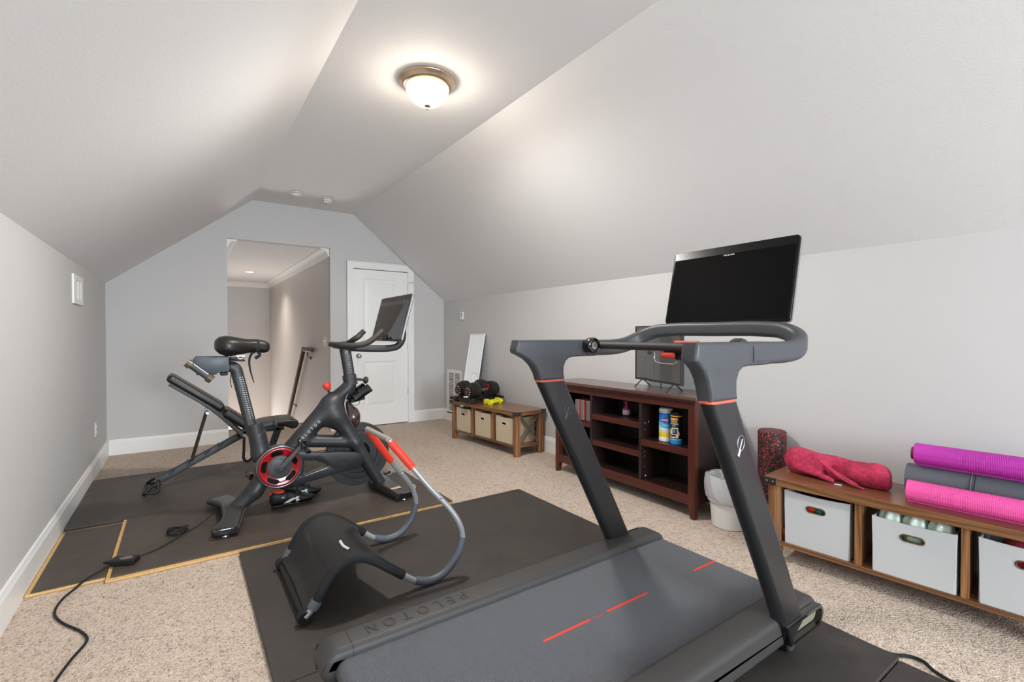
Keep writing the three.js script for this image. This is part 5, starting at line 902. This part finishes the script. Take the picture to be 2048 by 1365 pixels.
// printed faces look towards the room: u = 0.25 of the sleeve faces -x side
canister('tall white wipes canister with blue and yellow label on the shelf', 2.745, -2.085, 0.046, 0.232, canvasTex(1024, 512, (g, w, h) => {
  g.fillStyle = '#f1f2f0'; g.fillRect(0, 0, w, h);
  for (const k of [0, 1]) {
    const o = k * w / 2; g.save(); g.translate(o, 0); g.beginPath(); g.rect(0, 0, w / 2, h); g.clip();
    g.fillStyle = '#59c3e6'; g.beginPath(); g.moveTo(0, 60); g.lineTo(512, 60); g.lineTo(512, 300); g.bezierCurveTo(300, 330, 120, 250, 0, 170); g.fill();
    g.fillStyle = '#1577d2'; g.beginPath(); g.moveTo(0, 0); g.lineTo(512, 0); g.lineTo(512, 235); g.bezierCurveTo(330, 235, 150, 180, 0, 80); g.fill();
    g.fillStyle = '#f3f4f2'; g.fillRect(0, 0, 512, 20);
    g.fillStyle = '#d7dde0'; g.fillRect(0, 320, 512, 60); g.fillStyle = '#f2d21f'; g.fillRect(0, 380, 512, 90); g.fillStyle = '#f4b400'; g.fillRect(40, 390, 150, 60); g.fillStyle = '#f4f4ef'; g.fillRect(0, 470, 512, 42);
    g.fillStyle = '#c2203a'; g.beginPath(); g.moveTo(215, 150); g.lineTo(330, 90); g.lineTo(445, 150); g.lineTo(330, 210); g.fill();
    g.fillStyle = '#14357f'; g.beginPath(); g.moveTo(232, 150); g.lineTo(330, 102); g.lineTo(428, 150); g.lineTo(330, 198); g.fill();
    g.fillStyle = '#ffffff'; g.font = 'bold 44px sans-serif'; g.textAlign = 'center'; g.fillText('CLOROX', 330, 166);
    g.fillStyle = '#1c3f94'; g.font = 'bold 30px sans-serif'; g.fillText('disinfecting wipes', 330, 300); g.restore();
  }
}), M.white, M.white, 0.205);
canister('black electronics wipes canister with yellow collar and blue base on the shelf', 2.725, -1.985, 0.039, 0.222, canvasTex(1024, 512, (g, w, h) => {
  g.fillStyle = '#15161a'; g.fillRect(0, 0, w, h);
  for (const k of [0, 1]) {
    const o = k * w / 2; g.save(); g.translate(o, 0);
    g.fillStyle = '#e8c71b'; g.fillRect(0, 0, 512, 26);
    g.textAlign = 'center'; g.fillStyle = '#d63a2a'; g.fillRect(170, 48, 230, 46); g.fillStyle = '#ffffff'; g.font = 'bold 40px sans-serif'; g.fillText('ARMOR ALL', 285, 85);
    g.fillStyle = '#e8c71b'; g.fillRect(200, 100, 170, 34); g.fillStyle = '#15161a'; g.font = 'bold 26px sans-serif'; g.fillText('SCREEN', 285, 127);
    g.fillStyle = '#ffffff'; g.font = 'bold 38px sans-serif'; g.fillText('ELECTRONICS', 285, 175); g.font = 'bold 30px sans-serif'; g.fillText('WIPES', 285, 210);
    g.fillStyle = '#d9b697'; g.beginPath(); g.ellipse(260, 350, 190, 90, 0, 0, 7); g.fill();
    g.fillStyle = '#e9e6df'; g.fillRect(215, 235, 190, 170); g.fillStyle = '#3c3e40'; g.fillRect(240, 255, 140, 105); g.fillStyle = '#7c8084'; g.fillRect(255, 268, 70, 60);
    g.fillStyle = '#1c1d20'; g.fillRect(170, 372, 170, 34); g.fillStyle = '#cfcac2'; g.fillRect(130, 408, 290, 26);
    g.fillStyle = '#9fb9c6'; g.fillRect(0, 450, 512, 22); g.fillStyle = '#2196e0'; g.fillRect(0, 472, 512, 40); g.restore();
  }
}), M.black, std(0x2196e0, 0.4), 0.196);
{
  const t = thing('round_basket', 'small round tan basket in the lowest console bay', 'basket', [2.80, 0.1495, -2.92], undefined, 0, [0, 0, 0]);
  part(t, 'basket_wall', lathe([[0, 0], [0.075, 0], [0.088, 0.03], [0.094, 0.08], [0.09, 0.13], [0.086, 0.13], [0.089, 0.08], [0.083, 0.032], [0.07, 0.005], [0, 0.005]], 40), std(0x8a6f55, 0.8));
  part(t, 'basket_rim', at(new THREE.TorusGeometry(0.088, 0.005, 8, 40).rotateX(Math.PI / 2), 0, 0.13, 0), std(0x5b4636, 0.8));
}
// ---------------------------------------------------------------- waste bin, foam roller
{
  const t = thing('waste_bin', 'white round waste bin with a clear liner bag beside the console', 'waste bin', [2.755, 0, -1.622], undefined, 0, [0, 0, 0]);
  part(t, 'bin_body', lathe([[0, 0.001], [0.098, 0.001], [0.102, 0.006], [0.126, 0.295], [0.130, 0.3], [0.127, 0.303], [0.121, 0.297], [0.098, 0.012], [0, 0.012]], 56), M.can);
  const rings = []; const prof = [[0.124, 0.29], [0.131, 0.312], [0.137, 0.306], [0.142, 0.26], [0.139, 0.21], [0.133, 0.168], [0.124, 0.16], [0.1235, 0.158]];
  prof.forEach(([r, y], i) => rings.push(Array.from({ length: 72 }, (_, j) => { const a = (j / 72) * 2 * Math.PI, q = (i > 0 && i < 6 ? 1 : 0.15) * (0.004 * Math.sin(a * 9 + i * 0.9) + 0.003 * Math.sin(a * 17 + i * 2.1)); return V((r + q) * Math.cos(a), y + 0.012 * Math.sin(a * 2 + 1) * (i > 1 ? 1 : 0.2), (r + q) * Math.sin(a)); })));
  part(t, 'liner_bag', loft(rings, { caps: false, open: true }), M.bag, { label: 'crumpled clear plastic liner' });
  const inner = [[0.128, 0.308], [0.118, 0.28], [0.11, 0.19], [0.1, 0.1], [0.06, 0.03]].map(([r, y], i) => Array.from({ length: 60 }, (_, j) => { const a = (j / 60) * 2 * Math.PI, q = 0.004 * Math.sin(a * 7 + i); return V((r + q) * Math.cos(a), y, (r + q) * Math.sin(a)); }));
  part(t, 'liner_inside', loft(inner, { caps: false, open: true }), M.bag);
  part(t, 'bag_band', at(new THREE.TorusGeometry(0.1255, 0.003, 8, 60).rotateX(Math.PI / 2).scale(1, 3, 1), 0, 0.162, 0), std(0xb8b9bb, 0.5));
}
{
  const t = thing('plug_cord', 'grey plug with a thin cord drooping behind the waste bin', 'cord', [2.985, 0.3, -1.76]);
  part(t, 'plug', box(0.034, 0.026, 0.028, 2.979, 0.318, -1.76, 0.006), M.sleeve);
  part(t, 'cable', tube([[2.962, 0.318, -1.76], [2.935, 0.33, -1.765], [2.93, 0.27, -1.77], [2.96, 0.15, -1.76], [2.97, 0.012, -1.72]], 0.0032, 40, 8), M.sleeve);
}
{
  const t = thing('foam_roller', 'black foam roller with red flecks standing beside the bench', 'foam roller', [2.915, 0, -1.45], undefined, 0, [0, 0, 0]);
  part(t, 'roller_body', creased(lathe([[0, 0.001], [0.07, 0.001], [0.077, 0.008], [0.077, 0.588], [0.07, 0.596], [0.0, 0.596]], 56), 30), M.roller);
}
// ---------------------------------------------------------------- towel and rolled mats on the near bench
{
  const p0 = nearAt(0.2, BH + 0.0005, 0.27), t = thing('bath_towel', 'crumpled raspberry red towel rolled up on the near bench', 'towel', p0, undefined, NEAR.turn, [0, 0, 0]);
  // own z: length. two plump lobes, a slimmer back roll and a twisted flap across the front
  const f = (p) => {
    let d = sdCap(p, [0.0, 0.072, -0.175], [-0.005, 0.066, -0.075], 0.066, 0.056);                       // plump lobe by the roller
    d = smin(d, sdCap(p, [0.045, 0.06, -0.16], [0.05, 0.05, 0.16], 0.056, 0.05), 0.015);                 // back roll
    d = smin(d, sdCap(p, [-0.005, 0.058, 0.085], [-0.002, 0.062, 0.165], 0.05, 0.058), 0.015);           // lobe at the other end
    d = smin(d, sdCap(p, [0.0, 0.02, -0.2], [0.0, 0.02, 0.2], 0.02, 0.02), 0.03);
    d = smin(d, sdCap(p, [-0.035, 0.105, -0.085], [-0.05, 0.055, -0.01], 0.014, 0.014), 0.012);          // fold running down the front
    d = smin(d, sdCap(p, [-0.05, 0.055, -0.01], [-0.075, 0.014, 0.10], 0.014, 0.010), 0.012);
    d = smin(d, sdCap(p, [-0.05, 0.045, -0.16], [-0.072, 0.014, 0.0], 0.018, 0.010), 0.02);
    d += 0.003 * Math.sin(p[2] * 38 + p[1] * 45 + p[0] * 20) * (0.4 + 0.6 * Math.sin(p[2] * 17 + 1));
    return Math.max(d, 0.0006 - p[1]);
  };
  part(t, 'rolled_towel', nets(f, [-0.11, -0.006, -0.27], [0.13, 0.165, 0.25], 0.0055), M.towel);
  part(t, 'towel_hem', tube([[-0.046, 0.112, -0.085], [-0.064, 0.06, -0.008], [-0.082, 0.026, 0.06], [-0.088, 0.012, 0.115], [-0.082, 0.006, 0.135]], 0.0045, 40, 8), M.towel);
  part(t, 'care_label', box(0.018, 0.002, 0.03, -0.085, 0.0025, 0.03, 0.0005), M.white, { label: 'small white care label' });
}
function rolledMat(label, x, y, z, r, len, mat, core, turn) {                                      // spiral roll lying along its own z
  const p = nearAt(x, y, z), t = thing('rolled_mat', label, 'yoga mat', p, 'rolled mats on the near bench', NEAR.turn + turn, [0, 0, 0]);
  const pts = [], inner = [], th = r * 0.16, turns = 2.6, N = 150;
  for (let i = 0; i <= N; i++) { const a = (i / N) * turns * 2 * Math.PI, q = r - th * 1.12 * (a / (2 * Math.PI)); pts.push([q * Math.cos(a - Math.PI / 2), q * Math.sin(a - Math.PI / 2)]); inner.push([(q - th) * Math.cos(a - Math.PI / 2), (q - th) * Math.sin(a - Math.PI / 2)]); }
  part(t, 'mat_roll', at(creased(extr([...pts, ...inner.reverse()], len, { bevel: 0.0012, seg: 1 }), 30), 0, r, len / 2), mat);
  if (core) part(t, 'inner_roll', at(creased(lathe([[0, -0.012], [r * 0.52, -0.012], [r * 0.55, -0.008], [r * 0.55, 0.02], [0, 0.02]], 32), 30).rotateX(Math.PI / 2), 0, r, 0), core);
  return t;
}
const yb = BH + 0.0008;
rolledMat('hot pink rolled yoga mat lying at the bench front', 0.088, yb, 0.57, 0.05, 0.62, M.matPink, undefined, 0);
{ const t = rolledMat('dark grey rolled yoga mat lying behind the pink one', 0.222, yb, 0.545, 0.074, 0.63, M.matGrey, undefined, 0); part(t, 'mat_band', at(new THREE.TorusGeometry(0.0685, 0.0018, 8, 48), 0, 0.072, 0.232), std(0x3d4046, 0.6)); part(t, 'mat_band', at(new THREE.TorusGeometry(0.0685, 0.0018, 8, 48), 0, 0.072, 0.218), std(0x6a6e74, 0.6)); }
rolledMat('purple rolled yoga mat with maroon end lying on top of the grey one', 0.205, yb + 0.1425, 0.575, 0.052, 0.6, M.matPurple, M.matMaroon, 0);
renderer.render(scene, camera);
